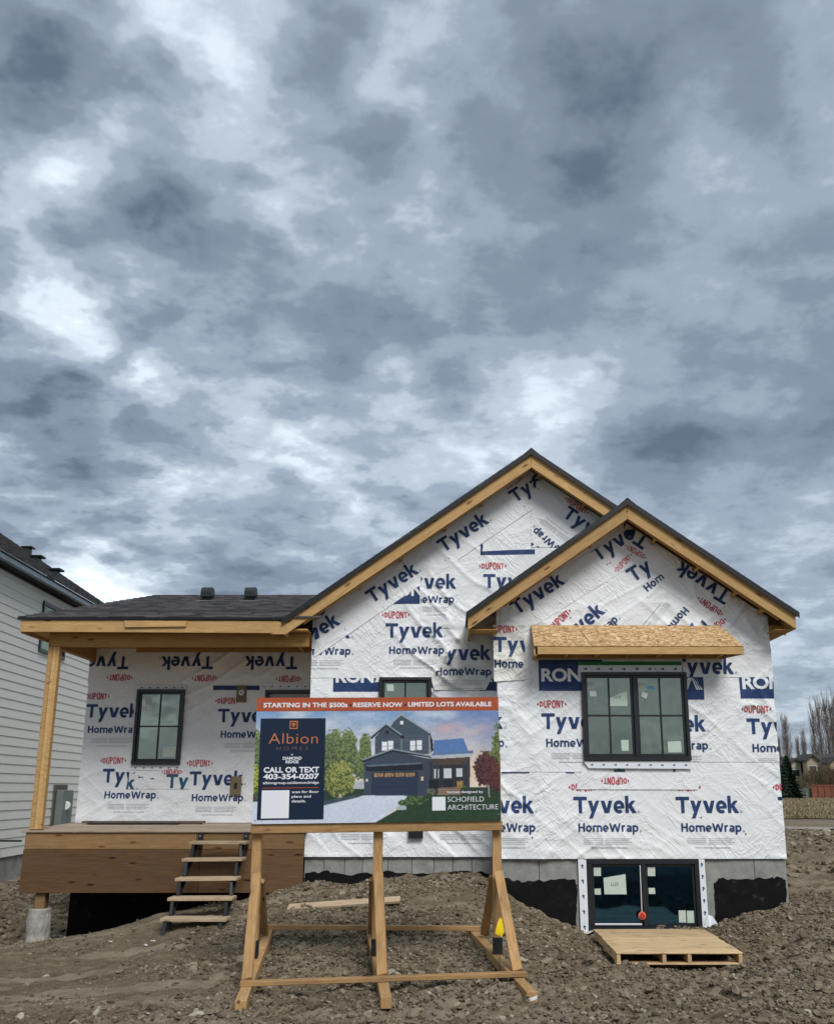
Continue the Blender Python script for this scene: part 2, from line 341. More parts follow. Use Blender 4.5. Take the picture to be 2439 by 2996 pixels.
def beam(name, p0, p1, wy, hz, mat, parent=None, up=(0,0,1), ch=.004, ext=0.):
    "a straight member from p0 to p1; local X = length, Z = up-ish (size hz), Y = size wy"
    p0 = Vector(p0); p1 = Vector(p1); x = (p1-p0); L = x.length; x.normalize(); p0 = p0-x*ext; L += 2*ext
    y = Vector(up).cross(x).normalized(); z = x.cross(y)
    V, Fc = cbox_vf(L/2, wy/2, hz/2, ch); c = p0+x*L/2
    return obj(name, V, Fc, mat, parent, M4=Matrix(((x.x,y.x,z.x,c.x),(x.y,y.y,z.y,c.y),(x.z,y.z,z.z,c.z),(0,0,0,1))))
def prism(name, poly, y0, y1, mat, parent=None, ang=0.):
    "polygon in x,z extruded from y0 to y1; local X turned by ang about Y so that grain follows the slope"
    o = Vector((poly[0][0], y0, poly[0][1])); R = Matrix.Rotation(-ang, 4, 'Y'); M4 = Matrix.Translation(o) @ R; I = M4.inverted()
    n = len(poly); A = sum(poly[i][0]*poly[(i+1)%n][1]-poly[(i+1)%n][0]*poly[i][1] for i in range(n))
    if A < 0: poly = poly[::-1]
    V = [I @ Vector((x, y0, z)) for x, z in poly]+[I @ Vector((x, y1, z)) for x, z in poly]
    Fc = [list(range(n)), list(range(2*n-1, n-1, -1))]+[[i, i+n, (i+1)%n+n, (i+1)%n] for i in range(n)]
    return obj(name, V, Fc, mat, parent, M4=M4)
def dup(o, M4, parent=None, keep=True):
    c = o.copy(); COL.objects.link(c); c.parent = None; c.matrix_parent_inverse = Matrix.Identity(4); c.matrix_world = M4; reg(c, M4)
    if parent is not None: attach(c, parent); c.matrix_basis = M4
    return c

# ------------------------------------------------------------------ numpy noise
def hsh(ix, iy, s):
    n = (ix*374761393 + iy*668265263 + s*1442695041) & 0x7fffffff
    n = ((n ^ (n >> 13))*1274126177) & 0x7fffffff
    return ((n ^ (n >> 16)) & 0xffff)/65535.0
def vn(x, y, s=0):
    x = np.asarray(x, float); y = np.asarray(y, float); ix = np.floor(x).astype(np.int64); iy = np.floor(y).astype(np.int64); fx = x-ix; fy = y-iy
    fx = fx*fx*fx*(fx*(fx*6-15)+10); fy = fy*fy*fy*(fy*(fy*6-15)+10)
    a = hsh(ix, iy, s); b = hsh(ix+1, iy, s); c = hsh(ix, iy+1, s); d = hsh(ix+1, iy+1, s)
    return a+(b-a)*fx+(c-a)*fy+(a-b-c+d)*fx*fy
def fbm(x, y, s=0, o=4, g=.5):
    r = 0; a = 1; t = 0
    for i in range(o): r = r+a*vn(x*2**i, y*2**i, s+i*7); t += a; a *= g
    return r/t

# ------------------------------------------------------------------ terrain
CP = [ # (x, y, z) controls
 (0,7.8,0),(-3,7.8,0),(3,7.8,0),(-6,8,-.03),(6,8,.03),(0,5,0),(-6,4,0),(6,4,0),(0,0,0),(0,10,.03),(-1.2,9.5,.0),(1.2,10.5,.07),(-3,10,.0)]
for u, v, Y in ((490,2745,12.1),(640,2725,12.2),(100,2768,13.6),(300,2728,13.3),(480,2665,13.25),(620,2640,13.3),(780,2660,12.9),(900,2583,13.8),(1150,2575,13.8),(1380,2566,13.8),
                (1440,2600,13.25),(1540,2660,13.25),(1690,2742,13.2),(2090,2716,13.2),(2200,2672,13.25),(2300,2640,13.3),(1950,2860,11.15),(1760,2835,11.6),(2190,2838,11.5),(1900,2800,12.2),(2230,2700,12.7),
                (1100,2660,12.4),(838,2690,12.2),(1172,2650,12.5),(2439,2640,13),(2400,2800,10.2),(0,2824,11.5),(200,2860,10.6),(1500,2740,11.6)):
    CP.append(tuple(P(u, v, Y)))
CP += [(-6.6,15,-.55),(-7.5,14.5,-.45),(-8.4,17,-.2),(-9.2,20,-.05),(-9.4,14,-.1),(-5,15,-.75),(-3.5,15,-.6),(-7,20,-.3),(-8.2,12.5,-.2),(-12,14,.1),(6,14,.35),(6.5,16,.6),(8,20,.62),(9,25,.62),(6,20,.6),(0,20,.4),(14,24,.6),(10,12,.3)]
CP = np.array(CP); 
Rm = np.linalg.norm(CP[:, None, :2]-CP[None, :, :2], axis=2); ZF = .35
cw = np.linalg.solve(Rm+np.eye(len(CP))*-.02, CP[:, 2]-ZF)
def zbase(x, y):
    x = np.asarray(x, float); y = np.asarray(y, float); r = np.zeros_like(x)
    for i in range(len(CP)): r += cw[i]*np.hypot(x-CP[i, 0], y-CP[i, 1])
    d = np.hypot(x, (y-12)); k = np.clip((34-d)/16, 0, 1); k = k*k*(3-2*k)
    front = np.clip((y-2)/3, 0, 1)
    return (ZF*front+r*k*1.0)*np.where(d > 34, 1, 1) - np.where(y < 2, 0, 0)
def rough(x, y):
    left = np.clip((-x-1.2+ .5*np.sin(y))/2.2, 0, 1)*np.clip((y-7)/1.5, 0, 1)      # compacted part of the forecourt
    mound = np.exp(-((x+.3)/2.2)**2-((y-12.6)/1.1)**2)
    k = (1-left*.72)*(1-mound*.35)
    far = np.clip(1-(np.hypot(x, y-12)-14)/10, .12, 1)
    return k*far
def zg(x, y, fine=True):
    z = zbase(x, y)+ (fbm(x*.5+3, y*.5, 5, 3)-.5)*.12
    if fine:
        r = rough(x, y)
        b = 1-np.abs(2*fbm(x*2.3, y*2.3, 21, 3)-1); c = fbm(x*7.5, y*7.5, 31, 3)
        s = fbm(x*1.2+y*1.9, y*6-x*1.0, 41, 3)
        z = z+(b-.7)*.13*r+(c-.5)*.13*r+(s-.5)*.12*(1-r)*np.clip(1-(np.hypot(x, y-12)-14)/10, 0, 1)
    return z
def axis(lo, hi, dl, dh, step, grow=1.14):
    a = list(np.arange(dl, dh, step)); s = step; x = dh
    while x < hi: a.append(x); s *= grow; x += s
    a.append(hi); s = step; x = dl-step; pre = []
    while x > lo: pre.append(x); s *= grow; x -= s
    pre.append(lo); return np.array(pre[::-1]+a)
gx = axis(-900, 900, -6.8, 7.2, .045, 1.09); gy = axis(-300, 1500, 7.0, 14.2, .04, 1.09)
X, Y = np.meshgrid(gx, gy); Z = zg(X, Y)
nx, ny = len(gx), len(gy); I = np.arange(nx*ny).reshape(ny, nx)
Fq = np.stack([I[:-1, :-1], I[:-1, 1:], I[1:, 1:], I[1:, :-1]], -1).reshape(-1, 4)
setp(put('ground', npmesh('ground', np.stack([X, Y, Z], -1).reshape(-1, 3), Fq, 'soil', True)), kind='structure')

def strip(name, xs, y0, y1, mat, dz, wob=.4, seed=3, kind='structure', nyv=8):
    V = []; n = nyv
    for x in xs:
        a = y0+(fbm(np.array(x*.3), np.array(1.), seed)-.5)*wob; b = y1+(fbm(np.array(x*.3), np.array(9.), seed)-.5)*wob
        for j in range(n+1):
            yy = a+(b-a)*j/n; V.append((x, yy, float(zg(np.array(x), np.array(yy)))+dz))
    Fc = [(i*(n+1)+j, (i+1)*(n+1)+j, (i+1)*(n+1)+j+1, i*(n+1)+j+1) for i in range(len(xs)-1) for j in range(n)]
    return setp(obj(name, V, Fc, mat, smooth=True), kind=kind)
strip('dirt_road', np.arange(-20, 60, .5), 27.5, 31, 'track', .03)
strip('grass_field', list(np.arange(-200, 230, 3)), 46, 300, 'field', .05, 3, 9, nyv=60)

# ------------------------------------------------------------------ clods
def ico(sub):
    bm = bmesh.new(); bmesh.ops.create_icosphere(bm, subdivisions=sub, radius=1); bm.verts.ensure_lookup_table()
    V = np.array([v.co for v in bm.verts]); Fc = np.array([[v.index for v in f.verts] for f in bm.faces]); bm.free(); return V, Fc
def scatter(name, pts, size, sub, mat, seed, flatz=.72, kind='stuff'):
    r = np.random.default_rng(seed); V0, F0 = ico(sub); n = len(pts); k = len(V0)
    A = r.normal(size=(n, 3, 3))*.22+np.eye(3); A[:, 2, :] *= flatz
    q4 = r.uniform(0, 6.283, n); c, s_ = np.cos(q4), np.sin(q4); R = np.zeros((n, 3, 3)); R[:, 0, 0] = c; R[:, 0, 1] = -s_; R[:, 1, 0] = s_; R[:, 1, 1] = c; R[:, 2, 2] = 1
    j = 1+r.uniform(-.28, .24, (n, k, 1))
    V = np.einsum('nij,kj->nki', R@A, V0)*j*size[:, None, None]+pts[:, None, :]
    Fc = (F0[None]+np.arange(n)[:, None, None]*k).reshape(-1, 3)
    return put(name, npmesh(name, V.reshape(-1, 3), Fc, mat, False))
def pick(n, x0, x1, y0, y1, seed, keep):
    r = np.random.default_rng(seed); x = r.uniform(x0, x1, n); y = r.uniform(y0, y1, n); m = r.uniform(size=n) < keep(x, y); return x[m], y[m], r
HOUSE = lambda x, y: ((x > -2.1) & (x < 4.4) & (y > 13.88)) | ((x > .58) & (x < 4.4) & (y > 13.28)) | ((x > -6) & (x < -2) & (y > 15.3))
def keepf(x, y):
    r = rough(x, y); n_ = fbm(x*1.1, y*1.1, 77, 2); return np.clip((r*1.25-.30)+(n_-.5)*1.3, .03, 1)*~HOUSE(x, y)
x, y, r = pick(85000, -6.5, 7.2, 6.9, 13.8, 5, keepf); sz = .008+.015*r.uniform(size=len(x))**1.6+.012*np.clip(fbm(x*.9, y*.9, 8, 2)-.45, 0, 1)
c1 = scatter('soil_clods', np.stack([x, y, zg(x, y)+sz*.25], -1), sz, 1, 'clod', 1); setp(c1, 'small crumbling clods of dug soil strewn over the building plot', 'soil clods', kind='stuff')
x, y, r = pick(3400, -6.5, 7.2, 6.9, 13.6, 6, lambda a, b: keepf(a, b)**1.4); sz = .026+.032*r.uniform(size=len(x))**2.4
c2 = scatter('soil_lumps', np.stack([x, y, zg(x, y)+sz*.15], -1), sz, 2, 'clod', 2); setp(c2, 'bigger lumps of dry brown soil among the crumbled clods', 'soil lumps', kind='stuff')
x, y, r = pick(9000, 4.3, 12, 13.2, 27, 7, lambda a, b: np.clip(fbm(a*.5, b*.9, 12, 2)*1.8-.5, 0, 1)); sz = .02+.06*r.uniform(size=len(x))**2
c3 = scatter('rough_soil', np.stack([x, y, zg(x, y)+sz*.1], -1), sz, 1, 'clod', 3); setp(c3, 'rough churned soil on the plot to the right of the house', 'churned soil', kind='stuff')
x, y, r = pick(2600, -9, -5.6, 12.6, 21, 8, lambda a, b: np.full(a.shape, .8)); sz = .02+.05*r.uniform(size=len(x))**2
c4 = scatter('ditch_soil', np.stack([x, y, zg(x, y)+sz*.1], -1), sz, 1, 'clod', 4); setp(c4, 'loose dark soil in the ditch between the two houses', 'loose soil', kind='stuff')
x, y, r = pick(1500, 8, 26, 21.5, 25.5, 9, lambda a, b: np.clip(1-((b-23.4+.4*np.sin(a))/1.3)**2, 0, 1)); sz = .03+.06*r.uniform(size=len(x))
c5 = scatter('soil_windrow', np.stack([x, y, zg(x, y)+sz*.6], -1), sz, 1, 'clod', 5); setp(c5, 'low dark ridge of heaped soil along the dirt road', 'soil ridge', kind='stuff')

# ------------------------------------------------------------------ house under construction
YB, YM, YP, YR, YRB, YD = 13.3, 13.9, 15.4, 13.5, 12.85, 13.75
FL = .81                                                     # underside of the wrap = top of the concrete
house = thing('unfinished_house', (1.1, 13.9, 0), 'unfinished bungalow wrapped in white printed house wrap with bare wooden fascias and black windows', 'house')
SL = .712
def wall_slab(name, x0, x1, z0, z1, y0, y1, holes, mat, parent):
    xs = sorted({x0, x1, *[h[0] for h in holes], *[h[1] for h in holes]}); zs = sorted({z0, z1, *[h[2] for h in holes], *[h[3] for h in holes]})
    def solid(i, j):
        if i < 0 or j < 0 or i >= len(xs)-1 or j >= len(zs)-1: return False
        cx_ = (xs[i]+xs[i+1])/2; cz_ = (zs[j]+zs[j+1])/2; return not any(h[0] < cx_ < h[1] and h[2] < cz_ < h[3] for h in holes)
    V = []; Fc = []
    def quad(*p): V.extend(p); Fc.append(tuple(range(len(V)-4, len(V))))
    for i in range(len(xs)-1):
        for j in range(len(zs)-1):
            if not solid(i, j): continue
            a, b, c, d = xs[i], xs[i+1], zs[j], zs[j+1]
            quad((a,y0,c),(b,y0,c),(b,y0,d),(a,y0,d)); quad((b,y1,c),(a,y1,c),(a,y1,d),(b,y1,d))
            if not solid(i-1, j): quad((a,y1,c),(a,y0,c),(a,y0,d),(a,y1,d))
            if not solid(i+1, j): quad((b,y0,c),(b,y1,c),(b,y1,d),(b,y0,d))
            if not solid(i, j-1): quad((a,y1,c),(b,y1,c),(b,y0,c),(a,y0,c))
            if not solid(i, j+1): quad((a,y0,d),(b,y0,d),(b,y1,d),(a,y1,d))
    return obj(name, V, Fc, mat, parent)
WB = (1.745, 3.195, 2.077, 3.27)          # big window (x0,x1,z0,z1)
WC = (1.742, 3.222, -.10, .803)           # basement window
WS = (-1.089, -.336, 2.35, 3.268)         # window behind the sign
WL = (-5.056, -4.298, 2.074, 3.246)       # porch window
DR = (-3.02, -2.12, 1.20, 3.235)          # porch door
def inset(h, d): return (h[0]+d, h[1]-d, h[2]+d, h[3]-d)
XL, XR, XBL = -2.08, 4.385, .60
setp(wall_slab('wall', XBL, XR, FL, 3.92, YB+.03, YB+.17, [inset(WB, .03)], 'wrap', house))
setp(wall_slab('wall', XL, .75, FL, 3.92, YM+.03, YM+.17, [inset(WS, .03)], 'wrap', house))
wall_slab('wall', -5.86, XL+.1, 1.18, 3.93, YP+.03, YP+.17, [inset(WL, .03), (DR[0]+.03, DR[1]-.03, DR[2], DR[3]-.03)], 'wrap', house)
GA = (1.14, 6.553)                        # apex of the main rake (top of fascia); bump apex:
GB = (2.413, 5.574)
def gab(ap, xa, xb, zb, off):             # gable polygon under the rake
    return [(xa, zb), (xb, zb), (xb, ap[1]-off-SL*(xb-ap[0])), (ap[0], ap[1]-off), (xa, ap[1]-off-SL*(ap[0]-xa))]
prism('gable_wall', gab(GA, XL, XR-.01, 3.93, .1), YM+.03, YM+.17, 'wrap', house)
prism('gable_wall', gab(GB, XBL, XR, 3.93, .1), YB+.03, YB+.17, 'wrap', house)
box('side_wall', XL, XL+.14, YM+.18, 24, -.4, 3.95, 'wrap', house); box('side_wall', XR-.14, XR, YB+.18, 24, FL, 3.95, 'wrap', house)
box('side_wall', XBL, XBL+.14, YB+.18, YM-.01, FL, 3.95, 'wrap', house); box('side_wall', -5.86, -5.72, YP+.18, 16.6, .2, 3.9, 'wrap', house)
box('back_wall', -5.86, XL-.02, 16.6, 16.74, -.6, 3.9, 'wrap', house); box('back_wall', XL+.16, XR-.16, 23.86, 24, -.4, 3.95, 'wrap', house)
# rooms behind the windows
def room(h, y, dep, x0, x1, z0, z1):
    a = [(x0,y,z0),(x1,y,z0),(x1,y,z1),(x0,y,z1),(x0,y+dep,z0),(x1,y+dep,z0),(x1,y+dep,z1),(x0,y+dep,z1)]
    obj('room_lining', a, [(4,5,6,7),(0,4,7,3),(1,2,6,5),(0,1,5,4),(3,7,6,2)], 'room_wall', house)
room(WB, YB+.175, 3.4, XBL+.2, XR-.2, 1.0, 3.85); room(WC, YB+.225, 3.4, XBL+.2, XR-.2, -.7, .76)
room(WS, YM+.175, 3, XL+.2, XBL-.05, 1.0, 3.85); room(WL, YP+.175, .9, -5.6, -3.3, 1.2, 3.85)

for (x0, x1, y_, z0, z1) in ((XBL+.3, XR-.3, YB+1.3, 1.01, 3.84), (XL+.3, XBL-.1, YM+1.2, 1.01, 3.84), (-5.5, -3.4, YP+.75, 1.21, 3.84), (XBL+.3, XR-.3, YB+1.1, -.69, .75)):
    x_ = x0
    while x_ < x1: box('stud', x_, x_+.038, y_, y_+.089, z0, z1, 'lumber', house, .001); x_ += .4
    box('wall_plate', x0-.05, x1+.05, y_-.002, y_+.091, z1-.05, z1-.001, 'lumber', house, .001)

# --- wrap sheets with their printing
def wr(x, z, s=0):
    wx = x+.35*(fbm(x*.8, z*.8, 61+s, 2)-.5); wz = z+.35*(fbm(x*.8+9, z*.8, 62+s, 2)-.5)
    def ridge(a, b, sd, p): return (1-np.abs(2*vn(a, b, sd)-1))**p
    an = 6.283*vn(x*.35, z*.35, 70+s); 
    u1 = wx*.8+wz*.6; v1 = -wx*.6+wz*.8; u2 = wx*.75-wz*.66; v2 = wx*.66+wz*.75
    m = vn(x*.6+4, z*.6, 71+s)
    h = ridge(u1*1.1, v1*4.6, 63+s, 3.6)*.038*m+ridge(u2*1.3, v2*5.2, 64+s, 3.6)*.036*(1-m)
    h = h+ridge(wx*3.1, wz*7, 66+s, 4)*.012*vn(x*1.3, z*1.3, 68+s)+ridge(wx*8, wz*8, 67+s, 3)*.003+fbm(x*1.1, z*1.1, 69+s, 2)*.010
    h = h*np.clip(vn(x*.55+2, z*.55, 90)*2.3-.45, .22, 1.35)
    low = np.exp(-np.maximum(z-FL, 0)/.22)*.012*ridge(x*1.6+z, z*9, 65+s, 2)
    return h+low
TXT = {}
def text2d(s, bold=0., space=1.):
    key = (s, bold, space)
    if key in TXT: return TXT[key]
    cu = bpy.data.curves.new('t', 'FONT'); cu.body = s; cu.size = 1; cu.offset = bold; cu.space_character = space; cu.resolution_u = 3
    o = bpy.data.objects.new('t', cu); COL.objects.link(o); dg = bpy.context.evaluated_depsgraph_get(); me = bpy.data.meshes.new_from_object(o.evaluated_get(dg))
    V = np.array([v.co[:2] for v in me.vertices]).reshape(-1, 2); Fc = [list(p.vertices) for p in me.polygons]
    bpy.data.objects.remove(o); bpy.data.curves.remove(cu); bpy.data.meshes.remove(me)
    TXT[key] = (V, Fc); return TXT[key]
CAPH = None
def fit(s, W, H, bold=0., space=1.):
    "text scaled to width W and cap height H, baseline at 0"
    global CAPH
    if CAPH is None: CAPH = text2d('H')[0][:, 1].max()
    V, Fc = text2d(s, bold, space); V = V.copy(); x0, x1 = V[:, 0].min(), V[:, 0].max()
    V[:, 0] = (V[:, 0]-x0)/(x1-x0)*W; V[:, 1] = V[:, 1]/CAPH*H; return V, Fc
def clip(bm, poly):
    n = len(poly)
    for i in range(n):
        a = Vector(poly[i]); b = Vector(poly[(i+1) % n]); d = b-a; nrm = Vector((d.y, -d.x))        # outward for CCW
        if not bm.verts: return
        bmesh.ops.bisect_plane(bm, geom=bm.verts[:]+bm.edges[:]+bm.faces[:], dist=1e-6, plane_co=(a.x, 0, a.y), plane_no=(nrm.x, 0, nrm.y), clear_outer=True)
def cutrect(bm, h):
    for co, no in (((h[0],0,0),(1,0,0)),((h[1],0,0),(1,0,0)),((0,0,h[2]),(0,0,1)),((0,0,h[3]),(0,0,1))):
        bmesh.ops.bisect_plane(bm, geom=bm.verts[:]+bm.edges[:]+bm.faces[:], dist=1e-6, plane_co=co, plane_no=no)
    dl = [f for f in bm.faces if h[0] < f.calc_center_median().x < h[1] and h[2] < f.calc_center_median().z < h[3]]
    bmesh.ops.delete(bm, geom=dl, context='FACES')
def ccw(poly):
    A = sum(poly[i][0]*poly[(i+1)%len(poly)][1]-poly[(i+1)%len(poly)][0]*poly[i][1] for i in range(len(poly))); return poly if A > 0 else poly[::-1]

# stroke-built letters of the printed wrap (rounded humanist capitals and lower case)
def _seg(p, q_, w): 
    d = np.array(q_, float)-np.array(p, float); L = np.hypot(*d); k = w/2*np.array([-d[1], d[0]])/L; p = np.array(p); q_ = np.array(q_); return [tuple(p-k), tuple(q_-k), tuple(q_+k), tuple(p+k)]
def _dg(p, q_, w): h = w/2; r = [(p[0]-h, p[1]), (p[0]+h, p[1]), (q_[0]+h, q_[1]), (q_[0]-h, q_[1])]; return r
def _arc(cx_, cy_, rx_, ry_, a0, a1, w, n_=10):
    o = []; 
    for i in range(n_):
        a, b = math.radians(a0+(a1-a0)*i/n_), math.radians(a0+(a1-a0)*(i+1)/n_)
        o.append([(cx_+(rx_-w/2)*math.cos(a), cy_+(ry_-w/2)*math.sin(a)), (cx_+(rx_+w/2)*math.cos(a), cy_+(ry_+w/2)*math.sin(a)), (cx_+(rx_+w/2)*math.cos(b), cy_+(ry_+w/2)*math.sin(b)), (cx_+(rx_-w/2)*math.cos(b), cy_+(ry_-w/2)*math.sin(b))])
    return o
def glyph(c, w):
    x = .76; h = w/2
    if c == 'T': return .84, [[_seg((0, 1-h), (.84, 1-h), w)], [_seg((.42, 1-w), (.42, 0), w)]]
    if c == 'y': return .74, [[_dg((.37-.06, .10), (.13, x), w*1.12)], [_dg((.16, -.33), (.61, x), w*1.12)]]
    if c == 'v': return .74, [[_dg((.34, 0), (.12, x), w*1.12)], [_dg((.40, 0), (.62, x), w*1.12)]]
    if c == 'e': return .68, [_arc(.34, x/2, .34-h, x/2-h+.02, -8, 180, w), _arc(.34, x/2, .34-h, x/2-h+.02, 180, 308, w), [_seg((.12, x/2-.03), (.66, x/2-.03), w*.72)]]
    if c == 'k': return .66, [[_seg((h, 0), (h, 1.06), w)], [_dg((.18, .34), (.52, x), w*1.2)], [_dg((.56, 0), (.28, .46), w*1.25)]]
    if c == 'H': return .76, [[_seg((h, 0), (h, 1), w)], [_seg((.76-h, 0), (.76-h, 1), w)], [_seg((w, .52), (.76-w, .52), w*.9)]]
    if c == 'o': return .70, [_arc(.35, x/2, .35-h, x/2-h+.02, 0, 360, w, 18)]
    if c == 'm': return 1.06, [[_seg((h, 0), (h, x), w)], _arc(.32, x-.27, .245, .27-h+.02, 0, 150, w, 7), _arc(.75, x-.27, .245, .27-h+.02, 0, 150, w, 7), [_seg((.32+.245, 0), (.32+.245, x-.27), w)], [_seg((.75+.245-.005, 0), (.75+.245-.005, x-.27), w)]]
    if c == 'W': return 1.30, [[_dg((.34, 0), (.09, 1), w)], [_dg((.36, 0), (.62, .9), w)], [_dg((.94, 0), (.68, .9), w)], [_dg((.96, 0), (1.21, 1), w)]]
    if c == 'r': return .44, [[_seg((h, 0), (h, x), w)], _arc(.36, x-.29, .28, .29-h+.02, 78, 165, w, 5)]
    if c == 'a': return .62, [_arc(.30, .23, .30-h, .23-h+.02, 20, 340, w, 12), _arc(.28, x-.25, .27, .25-h+.02, 0, 125, w, 7), [_seg((.62-h, 0), (.62-h, x-.25), w)]]
    if c == 'p': return .70, [_arc(.36, x/2, .34-h, x/2-h+.02, -150, 150, w, 14), [_seg((h, -.33), (h, x), w)]]
    if c == 'D': return .56, [[_seg((h, 0), (h, 1), w)], _arc(w*.6, .5, .56-w*.6-h, .5-h, -90, 90, w, 10)]
    if c == 'U': return .56, [_arc(.28, .28, .28-h, .28-h, 180, 360, w, 8), [_seg((h, .28), (h, 1), w)], [_seg((.56-h, .28), (.56-h, 1), w)]]
    if c == 'P': return .54, [[_seg((h, 0), (h, 1), w)], _arc(w*.7, .70, .54-w*.7-h, .30-h, -90, 90, w, 8)]
    if c == 'O': return .58, [_arc(.29, .29, .29-h, .29-h, 180, 360, w, 8), _arc(.29, .71, .29-h, .29-h, 0, 180, w, 8), [_seg((h, .29), (h, .71), w)], [_seg((.58-h, .29), (.58-h, .71), w)]]
    if c == 'N': return .60, [[_seg((h, 0), (h, 1), w)], [_seg((.60-h, 0), (.60-h, 1), w)], [_dg((.60-h-.03, 0), (h+.03, 1), w)]]
    if c == 't': return .5, [[_seg((0, 1-h), (.5, 1-h), w)], [_seg((.25, 1-w), (.25, 0), w)]]
def stroke_text(s, W, H, w, gap=.09, part=None):
    "returns points (x, z, lift) and faces; overlapping strokes are stacked .25 mm apart"
    V = []; Fc = []; x = 0
    for i_, c in enumerate(s):
        adv, parts = glyph(c, w)
        if part and not part[0] <= i_ < part[1]: x += adv+gap; continue
        for k, pl in enumerate(parts):
            for pg in pl:
                Fc.append(list(range(len(V), len(V)+len(pg)))); V += [(x+a, b, .00025*k) for a, b in pg]
        x += adv+gap
    V = np.array(V); V[:, 0] *= W/(x-gap); V[:, 1] *= H; return V, Fc
class Sheet:
    def __init__(s, poly, Y, layer, holes=(), seed=0, mat='wrap', amp=1., grid=.021):
        s.poly = ccw([tuple(p) for p in poly]); s.Y = Y; s.layer = layer; s.holes = holes; s.seed = 0; s.amp = amp
        xs = [p[0] for p in s.poly]; zs = [p[1] for p in s.poly]; gx_ = np.arange(min(xs)-grid, max(xs)+2*grid, grid); gz_ = np.arange(min(zs)-grid, max(zs)+2*grid, grid)
        X_, Z_ = np.meshgrid(gx_, gz_); n_, m_ = len(gx_), len(gz_); I_ = np.arange(n_*m_).reshape(m_, n_)
        Fq_ = np.stack([I_[:-1, :-1], I_[:-1, 1:], I_[1:, 1:], I_[1:, :-1]], -1).reshape(-1, 4)
        me = npmesh('tmp', np.stack([X_, 0*X_, Z_], -1).reshape(-1, 3), Fq_, mat)
        bm = bmesh.new(); bm.from_mesh(me); bpy.data.meshes.remove(me); clip(bm, s.poly)
        for h in holes: cutrect(bm, h)
        s.o = s.finish(bm, 'house_wrap', mat, house, 0.)
    def yy(s, x, z): return s.Y-.004-s.layer*.0045-(wr(x, z, s.seed)*s.amp+edge_lift(x, z, s))
    def finish(s, bm, name, mat, parent, off):
        co = np.array([v.co for v in bm.verts]).reshape(-1, 3)
        if not len(co): bm.free(); return None
        y_ = s.yy(co[:, 0], co[:, 2])-off-co[:, 1]
        for v, yv in zip(bm.verts, y_): v.co.y = yv
        me = bpy.data.meshes.new(name); bm.to_mesh(me); bm.free(); me.materials.append(M[mat]); me.polygons.foreach_set('use_smooth', [True]*len(me.polygons)); me.update()
        return put(name, me, parent)
    def ink(s, V, Fc, mat, name, off=.006, g=.021):
        if len(V) == 0: return
        lo = V.min(0); hi = V.max(0); bx = [p[0] for p in s.poly]; bz = [p[1] for p in s.poly]
        if hi[0] < min(bx) or lo[0] > max(bx) or hi[1] < min(bz) or lo[1] > max(bz): return
        bm = bmesh.new(); vs_ = [bm.verts.new((p_[0], p_[2] if len(p_) > 2 else 0, p_[1])) for p_ in V]
        for f in Fc:
            try: bm.faces.new([vs_[i] for i in f])
            except ValueError: pass
        for k in np.arange(lo[0]+g, hi[0], g): bmesh.ops.bisect_plane(bm, geom=bm.verts[:]+bm.edges[:]+bm.faces[:], dist=1e-6, plane_co=(k,0,0), plane_no=(1,0,0))
        for k in np.arange(lo[1]+g, hi[1], g): bmesh.ops.bisect_plane(bm, geom=bm.verts[:]+bm.edges[:]+bm.faces[:], dist=1e-6, plane_co=(0,0,k), plane_no=(0,0,1))
        clip(bm, s.poly)
        for h in s.holes: cutrect(bm, h)
        if not bm.faces: bm.free(); return
        bmesh.ops.recalc_face_normals(bm, faces=bm.faces[:])
        return s.finish(bm, name, mat, s.o, off)
    def place(s, V, px, ang):
        c_, s_ = math.cos(ang), math.sin(ang); p = P(px[0], px[1], s.Y); return np.stack([p.x+V[:, 0]*c_-V[:, 1]*s_, p.z+V[:, 0]*s_+V[:, 1]*c_, V[:, 2] if V.shape[1] > 2 else 0*V[:, 0]], -1)
    # printed items; px = photograph pixel of the baseline start, ang in degrees in the wall plane
    def word(s, px, ang=0, ink='ink_navy', part=None):
        V, Fc = stroke_text('Tyvek', .835, .21, .205, .055, part); s.ink(s.place(V, px, math.radians(ang)), Fc, ink, 'printed_word')
        a = math.radians(ang)
        if not part: s.dot(px, a, .87, .02)
    def dot(s, px, a, dx, dz, r=.015, ink='ink_grey'):
        t = np.linspace(0, 6.283, 9)[:-1]; V = np.stack([dx+r*np.cos(t), dz+r*np.sin(t)], -1); s.ink(s.place(V, px, a), [list(range(8))], ink, 'printed_mark')
    def sub(s, px, ang=0, part=None):
        V, Fc = stroke_text('HomeWrap', .80, .108, .20, .10, part); s.ink(s.place(V, px, math.radians(ang)), Fc, 'ink_navy', 'printed_word')
        if not part: s.dot(px, math.radians(ang), .83, .01)
    def fine(s, px, ang=0, w_=.64):
        V = []; Fc = []
        def bar(a, b, c, d): V.extend([(a,c),(b,c),(b,d),(a,d)]); Fc.append(list(range(len(V)-4, len(V))))
        for r_ in range(4):
            z_ = -.022*r_; bar(0, w_*.40, z_, z_+.005); bar(w_*.45, w_*(1.0 if r_ % 2 == 0 else .93), z_, z_+.005)
        x_ = w_*.16
        while x_ < w_*.88: l_ = random.uniform(.012, .04); bar(x_, x_+l_, -.118, -.107); x_ += l_+.008
        s.ink(s.place(np.array(V), px, math.radians(ang)), Fc, 'ink_grey', 'fine_print')
